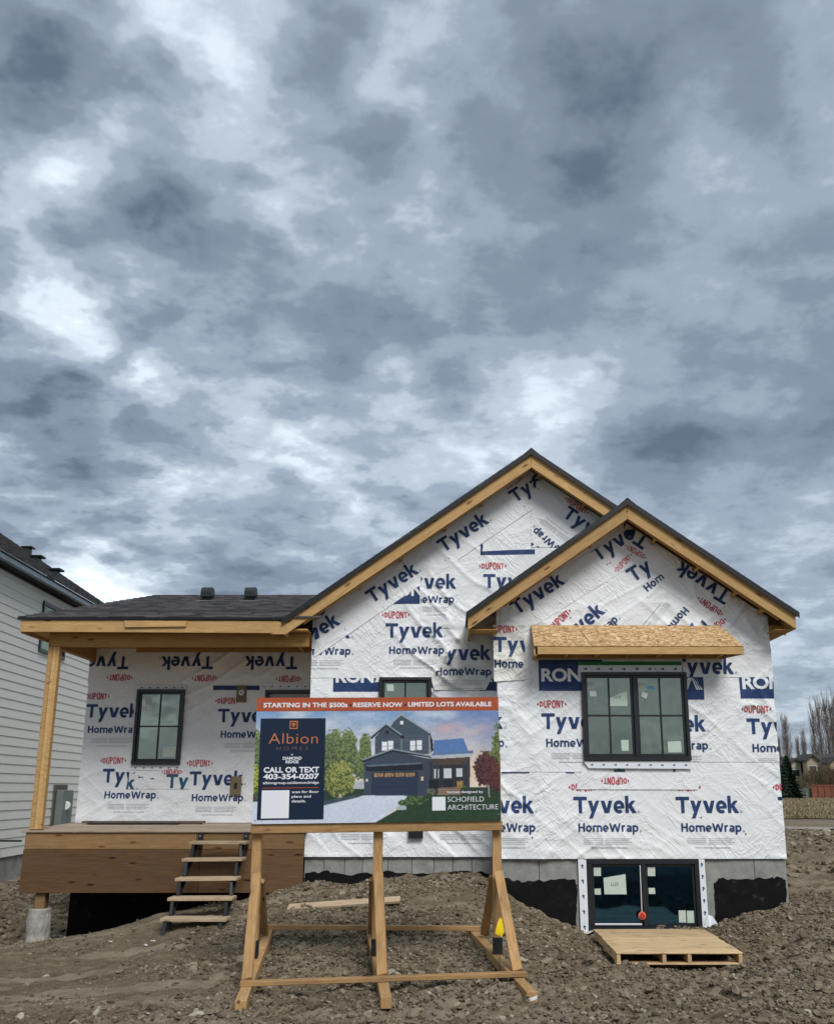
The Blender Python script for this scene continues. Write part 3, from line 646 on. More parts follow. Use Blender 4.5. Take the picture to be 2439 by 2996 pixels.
    def oval(s, px, ang=0, k=1.):
        "px = centre of the red lens-shaped mark"
        V, Fc = stroke_text('DUPONt', .33*k, .112*k, .16, .10); V[:, 0] -= .165*k; V[:, 1] -= .056*k; V[:, 1] *= 1-.36*(np.abs(V[:, 0])/(.165*k))**2
        n0 = len(V); L = [list(f) for f in Fc]; E_ = []
        for sg in (-1, 1): E_ += [(sg*.182*k, .026*k), (sg*.182*k, -.026*k), (sg*.207*k, 0)]; L.append([len(V)+len(E_)-3, len(V)+len(E_)-2, len(V)+len(E_)-1])
        V = np.concatenate([V, np.array([(a_, b_, 0) for a_, b_ in E_])]); s.ink(s.place(V, px, math.radians(ang)), L, 'ink_red', 'printed_oval')
    def block(s, px, ang=0, k_fine=True):
        "whole repeat: px = baseline start of the big word"
        s.word(px, ang); a = math.radians(ang); c_, s_ = math.cos(a), math.sin(a); p = P(px[0], px[1], s.Y)
        def at(dx, dz): return s.pix(p.x+dx*c_-dz*s_, p.z+dx*s_+dz*c_)
        s.sub(at(.055, -.24), ang); 
        if k_fine: s.fine(at(.12, -.33), ang)
        s.oval(at(.145, .335), ang)
    def pix(s, x, z):
        d = Vector((x, s.Y, z-ZC)); c_ = d.y*CT+d.z*ST; return (CX+F*d.x/c_, CY-F*(d.z*CT-d.y*ST)/c_)
    def polyink(s, pts, mat='ink_navy', name='printed_panel', off=.0045):
        V = np.array([(P(u, v, s.Y).x, P(u, v, s.Y).z) for u, v in pts]); s.ink(V, [list(range(len(V)))], mat, name, off)
    def rona(s, x, zb, cut=None):
        "dark blue panel with white capitals, x = left edge, zb = lower edge (metres)"
        V = np.array([(x, zb), (x+.885, zb), (x+.885, zb+.43), (x, zb+.43)]); s.ink(V, [[0,1,2,3]], 'ink_navy', 'printed_panel', .0045)
        V, Fc = fit('RON', .55, .165, .035, .95); V = V+[x+.035, zb+.135]; s.ink(V, Fc, 'ink_white', 'printed_word', .0075)
        A = [(0,0),(.055,0),(.125,.165),(.10,.165)]; q_ = [[0,1,2,3]]; A = [(.0,.0),(.06,.0),(.115,.13),(.115,.165),(.07,.165)]; q_ = [[0,1,2,3,4]]
        for k in range(3): o_ = .12+.033*k; A += [(o_-.002, .165-.0*k),(o_+.018,.165-.035*k),(o_+.085,0),(o_+.06,0)]; q_.append([len(A)-4, len(A)-3, len(A)-2, len(A)-1])
        V = np.array(A)+[x+.60, zb+.135]; s.ink(V, q_, 'ink_white', 'printed_word', .0075)
def edge_lift(x, z, s): return 0.
def pz(v, u, Y): return P(u, v, Y).z
def pxz(u, v, Y): q_ = P(u, v, Y); return (q_.x, q_.z)
# front-right block ("bump") ------------------------------------------------
hB = [WB]
S0 = Sheet([(XBL-.01, FL), (XR+.004, FL), (XR+.004, 2.2), (XBL-.01, 2.2)], YB, 0, hB)
bz = P(1676, 2379, YB).z; bx = P(1677.5, 2379, YB).x
for i in (-1, 0, 1, 2):
    px = S0.pix(bx+i*1.372, bz); S0.block(px)
S1 = Sheet([(XBL-.012, pz(2259, 1500, YB)), (1.76, pz(2259, 1500, YB)), (1.76, 3.95), (XBL-.012, 3.95)], YB, 1.3, hB, 1)
S1r = Sheet([(1.755, 2.06), (3.19, 2.06), (XR+.006, pz(2287, 2290, YB)), (XR+.006, 3.95), (1.755, 3.95)], YB, 1.3, hB, 1)
S1rb = None
b1x = P(1584, 2133, YB).x; b1z = P(1584, 2133, YB).z
for sh in (S1, S1r):
    for i in (0, 1, 2): sh.block(sh.pix(b1x+i*1.40, b1z+(.0 if i == 0 else -.035*i)))
    sh.block(sh.pix(b1x-1.37, b1z))
x0_ = P(1576, 2022, YB).x; z0_ = P(1576, 2022, YB).z
S1.rona(x0_, z0_); S1r.rona(x0_, z0_); S1r.rona(x0_+1.385, z0_-.12); S1r.rona(x0_+2.77, z0_-.105)
S2 = Sheet([(pxz(1997, 1982, YB)[0], pz(1982, 2000, YB)), (XR+.008, pz(1982, 2000, YB)), (XR+.008, 3.93), (pxz(1997, 1982, YB)[0], 3.93)], YB, 2.6, hB, 2)
S2.word((1968, 1973), 0)
S2.word((2262, 1975), 0)
S3 = Sheet([pxz(1684, 2310, YB), pxz(2038, 2311, YB), pxz(2052, 2288, YB), pxz(2030, 2236, YB), pxz(1708, 2236, YB), pxz(1700, 2258, YB)], YB, 2.6, hB, 3)
S3.oval((1798, 2285), 180, .92)
S3.polyink([(1794, 2252), (1827, 2252), (1827, 2259), (1794, 2259)], 'ink_teal'); S3.polyink([(1805, 2244), (1813, 2244), (1813, 2253), (1805, 2253)], 'ink_teal'); S3.polyink([(1966, 2242), (1974, 2242), (1974, 2259), (1968, 2259)], 'ink_teal')
S0.polyink([(1466, 2259.5), (1548, 2259.5), (1548, 2263), (1466, 2263)]); S0.polyink([(1654, 2259.5), (1678, 2259.5), (1678, 2263), (1654, 2263)])
S4 = Sheet([pxz(1441, 1831, YB), pxz(1535, 1831, YB), pxz(1535, 1990, YB), pxz(1445, 1996, YB)], YB, 2.8, (), 5, 'wrap_warm', 1.5)
S4.oval((1470, 1843), 0); S4.word((1443, 1909)); S4.sub((1446, 1955))
# bump gable
gz = 3.90
S5 = Sheet(gab(GB, XBL-.02, XR+.006, gz, .12), YB, 1.9, (), 6)
S5.word((1851, 1706), 32, part=(0, 2)); S5.sub((1893, 1733), 38, part=(0, 3)); S5.oval((1822, 1648), 45, .85); S5.oval((1858, 1615), 147, .85)
S5.word((1640, 1905), 40); S5.sub((1684, 1924), 40); S5.oval((1637, 1814), 43)
S5.word((2062, 1806), 221); S5.sub((1997, 1776), 229); S5.fine((1960, 1770), 229, .6); S5.oval((2086, 1838), 216)
# rake strips of wrap
def rake(ap, side, wd, lo, hi, off=.13):
    "band of width wd under the rake, lo/hi = distance from the apex along x"
    s_ = SL*(1 if side < 0 else -1); xa = ap[0]+side*lo; xb = ap[0]+side*hi; f_ = lambda x: ap[1]-off-SL*abs(x-ap[0])
    return [(xa, f_(xa)), (xb, f_(xb)), (xb, f_(xb)-wd), (xa, f_(xa)-wd)]
S6 = Sheet(rake(GB, -1, .56, -.12, 1.78), YB, 3.2, (), 7)
S6.word((1511, 1802), 33.5); S6.word((1747, 1646), 33.5)
S5.polyink([(1572, 1803), (1589, 1812), (1680, 1728), (1668, 1729), (1650, 1745), (1622, 1762)])
S7 = Sheet(rake(GB, 1, .60, .02, 1.97), YB, 2.8, (), 8)
S7.word((2138, 1738), 144.5); S7.word((1901, 1577), 144.5); S7.oval((2074, 1775), 144.5)
# main gable ----------------------------------------------------------------
S8 = Sheet([(XL, .795), (.72, .795), (.72, pz(1984, 1200, YM)), (XL, pz(1984, 1200, YM))], YM, 0, [WS], 10)
b8 = P(1690-545, 2385, YM)
for i in (-1, 0, 1): S8.block(S8.pix(-1.70+i*1.372, 1.42)); S8.block(S8.pix(-1.78+i*1.372, 2.45))
S8.rona(P(974, 2024, YM).x, P(974, 2024, YM).z); S8.rona(P(1300, 2015, YM).x-.62, P(1300, 2014, YM).z); S8.rona(P(1401, 2018, YM).x, P(1401, 2022, YM).z)
S9 = Sheet([(XL-.002, pz(1984, 1200, YM)), (.72, pz(1984, 1200, YM)), (.72, 4.11), (XL-.002, 4.11)], YM, 1.3, [WS], 11)
S9.block((1128, 1866)); S9.block((856, 1868)); S9.block((1413+2, 1722))
zc_ = 4.09
S10 = Sheet(gab(GA, XL-.004, 3.2, zc_, .12), YM, 1.3, (), 11)
S10.block((1128, 1866)); S10.block((1413, 1721)); S10.block((856, 1868))
S10.polyink([(1125, 1768), (1228, 1768), (1228, 1692), (1212, 1698), (1160, 1745)]); V_, F_ = fit('ON', .36, .165, .035); S10.ink(S10.place(V_, (1164, 1744), .0), F_, 'ink_white', 'printed_word', .0075)
S10.polyink([(1405, 1588), (1413, 1596), (1411, 1614), (1490, 1610), (1564, 1608), (1564, 1622), (1405, 1625)])
S10.oval((1424, 1562), 205, .8)
S11 = Sheet([pxz(1231, 1640, YM), pxz(1345, 1640, YM), pxz(1330, 1842, YM), pxz(1231, 1834, YM)], YM, 2.6, (), 12)
S11.word((1168, 1723)); S11.sub((1170, 1765)); S11.fine((1235, 1778), 0, .38)
S12 = Sheet([pxz(1553, 1425, YM), pxz(1553, 1602, YM), pxz(1800, 1602, YM), pxz(1800, 1560, YM)], YM, 2.6, (), 13)
S12.sub((1688, 1642), 139); S12.fine((1660, 1590), 141, .55); S12.polyink([(1540, 1598), (1556, 1588), (1562, 1594), (1546, 1604)]); S12.polyink([(1568, 1598), (1576, 1600), (1592, 1612), (1580, 1612)])
S13 = Sheet(rake(GA, -1, .60, -.03, 3.18), YM, 3.4, (), 14)
for q_ in ((855, 1919), (1088, 1768), (1297, 1619), (1506, 1474)): S13.word(q_, 34)
for q_ in ((1078, 1690), (1295, 1540), (1502, 1414)): S13.oval(q_, 34, .85)
S14 = Sheet(rake(GA, 1, .66, .03, 2.2), YM, 3.0, (), 15)
S14.word((1435, 1341), -36); S14.word((1641, 1511), -36); S14.oval((1687, 1481), -36)
S15 = Sheet([pxz(1343, 1860, YM), pxz(1437, 1846, YM), pxz(1437, 1985, YM), pxz(1420, 2020, YM), pxz(1270, 2020, YM), pxz(1262, 1990, YM)], YM, 2.8, [WS], 16, 'wrap_warm', 1.4)
S15.word((1266, 1933)); S15.sub((1275, 1977)); S15.fine((1290, 1993))
# porch wall ----------------------------------------------------------------
XP = -5.862
S16 = Sheet([(XP, 1.20), (-2.05, 1.20), (-2.05, 3.42), (XP, 3.42)], YP, 0, [WL, DR], 20)
for q_ in ((251, 2100), (638, 2114), (300, 2290), (554, 2298)): S16.block(q_)
S16.polyink([(625, 2007), (760, 2007), (760, 2020), (625, 2020)])
S17 = Sheet([(XP-.01, pz(2002, 300, YP)), (-2.04, pz(2002, 300, YP)), (-2.04, 3.98), (XP-.01, 3.98)], YP, 1.3, [WL, DR], 21)
for q_ in ((379, 1921), (626, 1921), (871, 1921)): S17.word(q_, 180)
for q_ in ((351, 1983), (599, 1985), (845, 1987)): S17.oval(q_, 180)
S18 = Sheet([pxz(370, 2309, YP), pxz(555, 2309, YP), pxz(548, 2243, YP), pxz(385, 2243, YP)], YP, 1.5, [WL], 22)
S18.oval((505, 2259), 180, .8); S18.word((486, 2306), 0, 'ink_teal'); S18.word((238, 2312), 0, 'ink_teal')

# --- windows ---------------------------------------------------------------
def window(h, y, cols, rows, sashes=1, depth=.085, label=None, stickers=(), deep=0., side=.045, glass='glass'):
    "black unit; frame stands proud of the wrap, pane and muntins sit inside"
    x0, x1, z0, z1 = h; M4 = Matrix.Translation(((x0+x1)/2, y, z0)); pr = .05
    fr = box('window', x0, x1, y-pr, y+depth, z1-side, z1, 'black_vinyl', house)      # head piece is the part the rest hangs on
    setp(fr, label)
    def add(n_, *a, m_='black_vinyl', ch=.003): return box(n_, *a, m_, fr, ch)
    add('sill', x0, x1, y-pr-.012, y+depth, z0, z0+side+.01); add('frame', x0, x0+side, y-pr, y+depth, z0+side+.011, z1-side-.001); add('frame', x1-side, x1, y-pr, y+depth, z0+side+.011, z1-side-.001)
    xi0, xi1, zi0, zi1 = x0+side+.001, x1-side-.001, z0+side+.012, z1-side-.002; yg = y+.0+deep
    w_ = (xi1-xi0)/sashes
    for k in range(sashes):
        a, b = xi0+k*w_, xi0+(k+1)*w_
        if k: add('mullion', a-.022, a+.022, y-pr-.004, y+depth-.01, zi0, zi1); a += .0225
        if k < sashes-1: b -= .0225
        r_ = .032
        add('sash', a, a+r_, y-.018, y+.05, zi0, zi1); add('sash', b-r_, b, y-.018, y+.05, zi0, zi1); add('sash', a+r_+.001, b-r_-.001, y-.018, y+.05, zi0, zi0+r_); add('sash', a+r_+.001, b-r_-.001, y-.018, y+.05, zi1-r_, zi1)
        pa, pb, pc, pd = a+r_+.001, b-r_-.001, zi0+r_+.001, zi1-r_-.001
        obj('pane', [(pa, yg, pc), (pb, yg, pc), (pb, yg, pd), (pa, yg, pd)], [(0,1,2,3)], glass, fr)
        for c_ in range(1, cols): xx = pa+(pb-pa)*c_/cols; add('muntin', xx-.012, xx+.012, yg-.014, yg-.002, pc, pd)
        for c_ in range(cols):
            for r2 in range(1, rows):
                zz_ = pc+(pd-pc)*r2/rows; xa = pa+(pb-pa)*c_/cols+(.0125 if c_ else 0); xb = pa+(pb-pa)*(c_+1)/cols-(.0125 if c_ < cols-1 else 0); add('muntin', xa, xb, yg-.014, yg-.002, zz_-.012, zz_+.012)
    for st in stickers:
        pts, mt = st; V = [P(u, v, yg-.0035) for u, v in pts]; n_ = len(V); V2 = [Vector((q_.x, yg-.0012, q_.z)) for q_ in V]
        obj('sticker', V+V2, [tuple(range(n_)), tuple(range(2*n_-1, n_-1, -1))]+[(i, i+n_, (i+1)%n_+n_, (i+1)%n_) for i in range(n_)], mt, fr)
    return fr, yg
def R4(u0, v0, u1, v1, d=0): return [(u0, v0), (u1, v0), (u1+d, v1), (u0+d, v1)]
def z4px(x, y): return (1640+x*.2419, 1940+y*.2419)        # picture coordinates of one enlargement
st = [([z4px(305,228),z4px(392,228),z4px(396,320),z4px(309,320)],'sticker'),([z4px(348,338),z4px(425,338),z4px(430,402),z4px(352,402)],'sticker_white'),([z4px(572,432),z4px(800,335),z4px(806,520),z4px(578,520)],'sticker'),
      ([z4px(940,242),z4px(1026,242),z4px(1030,338),z4px(944,338)],'sticker'),([z4px(1044,275),z4px(1130,283),z4px(1128,328),z4px(1046,318)],'sticker_blue'),([z4px(988,346),z4px(1055,372),z4px(1035,432),z4px(970,400)],'sticker_white'),
      ([z4px(728,932),z4px(818,932),z4px(824,1064),z4px(736,1064)],'sticker'),([z4px(1292,952),z4px(1452,946),z4px(1462,1082),z4px(1300,1082)],'sticker')]
wf, yg = window(WB, YB-.02, 2, 2, 2, label='wide black window of two sashes over the pallet', stickers=st)
def lux(fr, u, v, Y, w_, h_):
    V, Fc = fit('LUX', w_, h_, .01); p = P(u, v, Y); obj('lettering', [(p.x+a, Y-.001, p.z+b) for a, b in V], Fc, 'label_ink', fr)
lux(wf, 1795, 2043, yg-.0035, .1, .035)
def z7px(x, y): return (1680+x*.2535, 2480+y*.2535)
st = [([z7px(220,232),z7px(304,232),z7px(306,330),z7px(222,330)],'sticker'),([z7px(230,478),z7px(302,474),z7px(306,546),z7px(234,546)],'sticker'),([z7px(334,352),z7px(588,308),z7px(602,542),z7px(346,542)],'sticker'),
      ([z7px(842,230),z7px(930,230),z7px(932,332),z7px(846,330)],'sticker'),([z7px(854,468),z7px(926,468),z7px(934,538),z7px(858,538)],'sticker'),([z7px(1200,728),z7px(1284,728),z7px(1290,868),z7px(1208,868)],'sticker'),([z7px(1296,732),z7px(1380,732),z7px(1388,872),z7px(1302,872)],'sticker')]
wc, ygc = window(WC, YB+.03, 1, 1, 2, label='basement window of dark glass behind the pallet', stickers=st, side=.06, glass='glass_dark')
lux(wc, z7px(420,445)[0], z7px(420,445)[1], ygc-.0035, .105, .045)
p = P(*z7px(755, 205), YB-.01); p1 = P(*z7px(778, 745), YB-.01); beam('blind_cord', p1, p, .012, .012, 'white_plastic', wc)
p = P(*z7px(235, 888), YB-.02); p1 = P(*z7px(778, 888), YB-.02); beam('white_strip', p, p1, .02, .024, 'white_plastic', wc)
def disc(name, c, r, t, mat, parent, n=20, sx_=1., rim=None):
    V = []; 
    for yy_, rr_ in ((0, r*.86), (-t*.5, r), (-t, r*.9)): V += [(c.x+rr_*sx_*math.cos(6.283*i/n), c.y+yy_, c.z+rr_*math.sin(6.283*i/n)) for i in range(n)]
    Fc = [tuple(range(2*n, 3*n))[::-1]]+[(k*n+i, k*n+(i+1)%n, (k+1)*n+(i+1)%n, (k+1)*n+i) for k in (0, 1) for i in range(n)]
    return obj(name, V, Fc, mat, parent, smooth=False)
c = P(*z7px(778, 788), YB-.03); disc('handle_disc', c, .052, .02, 'cap_orange', wc); disc('handle_cap', c+Vector((0, -.021, 0)), .034, .012, 'cap_red', wc)
window(WS, YM-.02, 2, 2, 1, label='small black window half hidden by the sign', stickers=[([z4px(-2160,270) if False else (1131,2002),(1151,2002),(1152,2022),(1132,2022)],'sticker')])
st = [([(425,2042),(444,2042),(444,2062),(425,2062)],'sticker'),([(430,2066),(446,2066),(446,2083),(430,2083)],'sticker_white'),([(478,2186),(516,2185),(512,2214),(475,2215)],'sticker')]
window(WL, YP-.02, 2, 2, 1, label='tall black window under the porch roof', stickers=st)
# flashing tapes with printed arrows
def arrow(parent, c, s_, ang, mat='ink_navy'):
    pts = [(-.5,-.15),(.05,-.15),(.0,-.4),(.5,0),(.1,.4),(.05,.12),(-.5,.12)]; a = math.radians(ang)
    V = [(c.x+s_*(x*math.cos(a)-z*math.sin(a)), c.y, c.z+s_*(x*math.sin(a)+z*math.cos(a))) for x, z in pts]; obj('arrow_print', V, [tuple(range(7))], mat, parent)
def tape(quad, Y, n, ang, along, half=False, aY=.0035, size=.055):
    V = [P(u, v, Y) for u, v in quad]; back = [Vector((q_.x, Y+.004, q_.z)) for q_ in V]
    t_ = obj('flashing_tape', V+back, [(0,1,2,3),(7,6,5,4),(0,4,5,1),(1,5,6,2),(2,6,7,3),(3,7,4,0)], 'flash_tape', house)
    for i in range(n):
        k = (i+.5)/n; a = V[0].lerp(V[1], k) if along == 'x' else V[0].lerp(V[3], k); b = V[3].lerp(V[2], k) if along == 'x' else V[1].lerp(V[2], k)
        c = a.lerp(b, .5); c.y -= .0025; arrow(t_, c, size, ang+random.uniform(-6, 6))
    return t_
tape([(1690,1946),(1992,1946),(1996,1969),(1696,1969)], YB-.05, 8, 0, 'x')
t_ = [P(u, v, YB-.056) for u, v in ((1690,1936),(1993,1936),(1992,1946.5),(1690,1946.5))]; obj('green_film', t_+[Vector((q_.x, YB-.05, q_.z)) for q_ in t_], [(0,1,2,3),(7,6,5,4),(0,4,5,1),(1,5,6,2),(2,6,7,3),(3,7,4,0)], 'green_film', house)
tape([(1706,2228),(2022,2228),(2024,2250),(1722,2248)], YB-.058, 9, 0, 'x', size=.04)
tape([(1690,2513),(1714,2513),(1722,2735),(1699,2738)], YB-.012, 5, 100, 'z')
tape([(2042,2513),(2060,2513),(2074,2724),(2056,2728)], YB-.012, 6, 80, 'z')
t_ = [P(u, v, YB-.03) for u, v in ((2070,2676),(2084,2682),(2101,2714),(2074,2724),(2059,2712))]; t_[2].y -= .12; t_[3].y -= .05
obj('flashing_tape', t_+[q_+Vector((0, .004, 0)) for q_ in t_], [(0,1,2,3,4),(9,8,7,6,5)], 'flash_tape', house)
tape([(404,2006),(545,2006),(545,2019),(402,2019)], YP-.03, 6, 0, 'x', size=.04); tape([(384,2240),(530,2240),(530,2254),(384,2254)], YP-.03, 6, 0, 'x', size=.04)
tape([(760,2000),(905,2000),(905,2018),(760,2018)], YP-.03, 6, 0, 'x', size=.04)
tape([(396,2028),(403,2028),(388,2230),(380,2230)], YP-.03, 5, 90, 'z', size=.03)
# door
dx0, dx1, dz0, dz1 = DR
dr = box('door', dx0+.045, dx1-.045, YP+.03, YP+.07, dz0, dz1-.05, 'door_grey', house); setp(dr, 'grey porch door mostly hidden by the sign')
for a in ((dx0, dx0+.04, dz0, dz1), (dx1-.04, dx1, dz0, dz1)): box('door_frame', a[0], a[1], YP-.05, YP+.08, a[2], a[3], 'black_vinyl', dr)
box('door_frame', dx0+.041, dx1-.041, YP-.05, YP+.08, dz1-.045, dz1, 'black_vinyl', dr)
# boxes on the wall
for (u0, v0, u1, v1) in ((690,2006,722,2055),(672,2272,706,2327)):
    a = P(u0, v1, YP-.06); b = P(u1, v0, YP-.06); bx_ = box('wall_box', a.x, b.x, YP-.065, YP-.02, a.z, b.z, 'brown_box', house, .008)
    cc = Vector(((a.x+b.x)/2, YP-.066, (a.z+b.z)/2+(.02 if v0 < 2100 else 0)))
    if v0 < 2100: disc('round_cover', cc, .045, .008, 'sticker_white', bx_); arrow(bx_, cc+Vector((0,-.0095,0)), .05, 160, 'black_vinyl')
    else: box('dark_opening', cc.x-.025, cc.x+.025, cc.y-.004, cc.y+.002, cc.z-.05, cc.z+.04, 'black_vinyl', bx_)
a = P(1195, 2436, YM-.06); box('wall_box', a.x, a.x+.2, YM-.09, YM-.03, a.z-.08, a.z+.07, 'black_vinyl', house); 

# --- foundation ------------------------------------------------------------
def panels(x0, x1, y, z0, z1, w_, skip=None, seed=0):
    r = random.Random(seed); x_ = x0
    while x_ < x1-.02:
        b = min(x1, x_+w_*r.uniform(.8, 1.2)); 
        if x1-b < .15: b = x1
        segs = [(z0, z1)]
        if not (skip and x_ < skip[1]-.01 and b > skip[0]+.01): box('foundation_panel', x_+.003, b-.003, y+r.uniform(0, .004), y+.2, z0, z1, 'concrete', house, .004)
        x_ = b
panels(XBL, WC[0]-.005, YB+.02, -.6, FL-.004, .6, seed=1); panels(WC[1]+.005, XR, YB+.02, -.6, FL-.004, .62, seed=2)
box('foundation_panel', WC[0], WC[1], YB+.02, YB+.22, -.6, WC[2]-.003, 'concrete', house)
panels(XL, XBL-.01, YM+.02, -.2, .79, .3, seed=4)
box('foundation_side', XR-.2, XR-.004, YB+.225, 23.9, -.6, FL-.01, 'concrete', house); box('foundation_side', XBL, XBL+.2, YB+.225, YM+.019, -.3, FL-.01, 'tar', house)
box('foundation_side', -5.85, XL-.02, YP+.02, YP+.2, -.9, 1.17, 'tar', house)
def tar_shade_patch(pts, y, seed, sub=6, t=.006):
    r = random.Random(seed); q_ = []; sub = sub*2
    for i in range(len(pts)):
        a, b = pts[i], pts[(i+1)%len(pts)]
        for k in range(sub): f_ = k/sub; q_.append((a[0]+(b[0]-a[0])*f_+r.uniform(-1.4, 1.4)*(k > 0), a[1]+(b[1]-a[1])*f_+(float(vn(k*.37+i*5.1, seed*1.0, 2))-.5)*9*(k > 0)))
    V = [P(u, v, y) for u, v in q_]; n_ = len(V); B = [v+Vector((0, t, 0)) for v in V]
    obj('damp_proofing', V+B, [tuple(range(n_)), tuple(range(2*n_-1, n_-1, -1))]+[(i, i+n_, (i+1)%n_+n_, (i+1)%n_) for i in range(n_)], 'tar', house)
tar_shade_patch([(1462,2568),(1530,2582),(1612,2574),(1682,2574),(1688,2600),(1684,2745),(1640,2790),(1462,2700)], YB+.012, 3, 7)
tar_shade_patch([(2088,2584),(2104,2570),(2170,2574),(2260,2566),(2297,2574),(2300,2600),(2299,2700),(2200,2760),(2090,2740),(2092,2660)], YB+.012, 5, 7)
tar_shade_patch([(892,2556),(960,2548),(1010,2560),(1120,2552),(1250,2558),(1340,2550),(1440,2556),(1445,2640),(890,2640)], YM+.012, 8, 7)  # dark band painting in the soil shadow along the wall foot, not a coating
tar_shade_patch([(1640,2620),(1670,2612),(1678,2650),(1672,2690),(1650,2672),(1624,2640)], YB+.008, 9, 4) if False else None

# --- roofs -----------------------------------------------------------------
def slope_roof(name, ap, side, x_out, y0, y1, seed):
    "shingled gable slope: stepped courses from the eave up, each a thin plate with a ragged rake edge"
    r = random.Random(seed); cs = .10; n_ = int(abs(x_out-ap[0])/cs)+1; V = []; Fc = []
    zt = lambda x: ap[1]+.035-SL*abs(x-ap[0])
    for i in range(n_):
        xo = x_out-side*cs*i; xi = xo-side*cs*1.15
        if (xi-ap[0])*side < 0: xi = ap[0]
        ya = y0-r.uniform(0, .016); k = len(V)
        for yy_ in (ya, y1): V += [(xo, yy_, zt(xo)+.036), (xi, yy_, zt(xi)+.02), (xi, yy_, zt(xi)-.004), (xo, yy_, zt(xo)+.0)]
        Fc += [(k,k+1,k+2,k+3),(k+7,k+6,k+5,k+4),(k,k+4,k+5,k+1),(k+3,k+7,k+4,k),(k+2,k+6,k+7,k+3),(k+1,k+5,k+6,k+2)]
    if side < 0: Fc = [f[::-1] for f in Fc]
    return obj('shingles', V, Fc, 'shingles', house)
def deck_slope(ap, side, x_out, y0, y1):
    zt = lambda x: ap[1]+.035-SL*abs(x-ap[0]); pl = [(ap[0], zt(ap[0])-.004), (x_out-side*.02, zt(x_out-side*.02)-.004), (x_out-side*.02, zt(x_out-side*.02)-.034), (ap[0], zt(ap[0])-.034)]
    prism('roof_sheathing', pl, y0, y1, 'osb', house)
    pl = [(a, b+.001) for a, b in [(ap[0], zt(ap[0])+.030), (x_out, zt(x_out)+.030), (x_out, zt(x_out)-.052), (ap[0], zt(ap[0])-.052)]]
    prism('drip_edge', pl, y0-.024, y0-.017, 'drip_metal', house)
for ap, xo, y0, y1, sd_ in ((GA, 3.60, YR-.03, 24.4, 1), (GB, 2.26, YRB-.03, 18.5, 5)):
    for side in (-1, 1):
        X_ = ap[0]+side*xo; slope_roof('shingles', ap, side, X_, y0, y1, sd_+side); deck_slope(ap, side, X_, y0+.01, y1-.02)
    for k in range(int((y1-y0)/.2)):
        yy_ = y0-.012+k*.2; V = [(ap[0]-.11, yy_, ap[1]+.035-.11*SL+.035), (ap[0], yy_, ap[1]+.085), (ap[0]+.11, yy_, ap[1]+.035-.11*SL+.035)]; V2 = [(a, b+.24, c-.006) for a, b, c in V]; D_ = [(a, b, c-.012) for a, b, c in V+V2]
        obj('ridge_cap', V+V2+D_, [(0,1,4,3),(1,2,5,4),(6,7,1,0),(7,8,2,1),(6,9,10,7),(7,10,11,8),(0,3,9,6),(2,8,11,5)], 'asphalt_edge' if k % 2 else 'shingles', house)
def fascia(ap, side, xe, y, hgt=.19, lab=None, cut=True):
    "plumb-cut rake board"
    f_ = lambda x: ap[1]-SL*abs(x-ap[0]); g_ = .002*side; xa = ap[0]+g_; xb = ap[0]+side*xe
    return prism('rake_fascia', [(xa, f_(xa)), (xb, f_(xb)), (xb, f_(xb)-hgt), (xa, f_(xa)-hgt-.02)] if True else None, y, y+.038, 'lumber', house, ang=-side*math.atan(SL))
for side, xe in ((-1, 3.565), (1, 3.57)): fascia(GA, side, xe, YR)
for side, xe in ((-1, 2.23), (1, 2.215)): fascia(GB, side, xe, YRB)
# second (sub) fascia and lookouts under the rakes
def lookouts(ap, side, xs, y0, y1, hg=.09):
    f_ = lambda x: ap[1]-SL*abs(x-ap[0])
    prism('sub_fascia', [(ap[0]+side*.01, f_(0+ap[0])-.05), (ap[0]+side*(xs[-1]+.15), f_(ap[0]+side*(xs[-1]+.15))-.04), (ap[0]+side*(xs[-1]+.15), f_(ap[0]+side*(xs[-1]+.15))-.215), (ap[0]+side*.01, f_(ap[0])-.225)], y0, y0+.036, 'lumber_beam', house, ang=-side*math.atan(SL))
    for x_ in xs:
        xx = ap[0]+side*x_; a = math.atan(SL)*side; c = Vector((xx, (y0+.04+y1)/2, f_(xx)-.14)); R = Matrix.Translation(c) @ Matrix.Rotation(a, 4, 'Y')
        V, Fc = cbox_vf(.02, (y1-y0-.04)/2, .045, .002); obj('lookout', V, Fc, 'lumber_beam', house, M4=R)
lookouts(GA, -1, [.15, .75, 1.3, 1.95, 2.55, 3.15], YR+.04, YM-.045); lookouts(GA, 1, [.15, .8, 1.35, 1.9], YR+.04, YM-.045)
lookouts(GB, -1, [.5, 1.1, 1.6], YRB+.04, YB-.045); lookouts(GB, 1, [.42, 1.0, 1.5, 1.85], YRB+.04, YB-.045)
# eave returns of the bump: fascia running back, level soffit nailer
xl, xr = GB[0]-2.23, GB[0]+2.215
zt_ = GB[1]-SL*2.23
box('eave_fascia', xl-.0, xl+.036, YRB+.04, YM-.02, zt_-.19, zt_-.005, 'lumber', house); box('eave_fascia', xr-.036, xr, YRB+.04, 18, GB[1]-SL*2.215-.19, GB[1]-SL*2.215-.005, 'lumber_beam', house)
box('soffit_nailer', xl+.04, XBL-.005, YB-.04, YB-.002, zt_-.185, zt_-.09, 'lumber_beam', house); box('soffit_nailer', XR+.012, xr-.04, YB-.04, YB-.002, zt_-.185, zt_-.06, 'lumber_beam', house)
box('soffit_board', xl+.04, XBL-.01, YRB+.08, YB-.045, zt_-.18, zt_-.17, 'lumber_beam', house); box('soffit_board', XR-.02, xr-.04, YRB+.08, 18, zt_-.178, zt_-.168, 'lumber_beam', house)
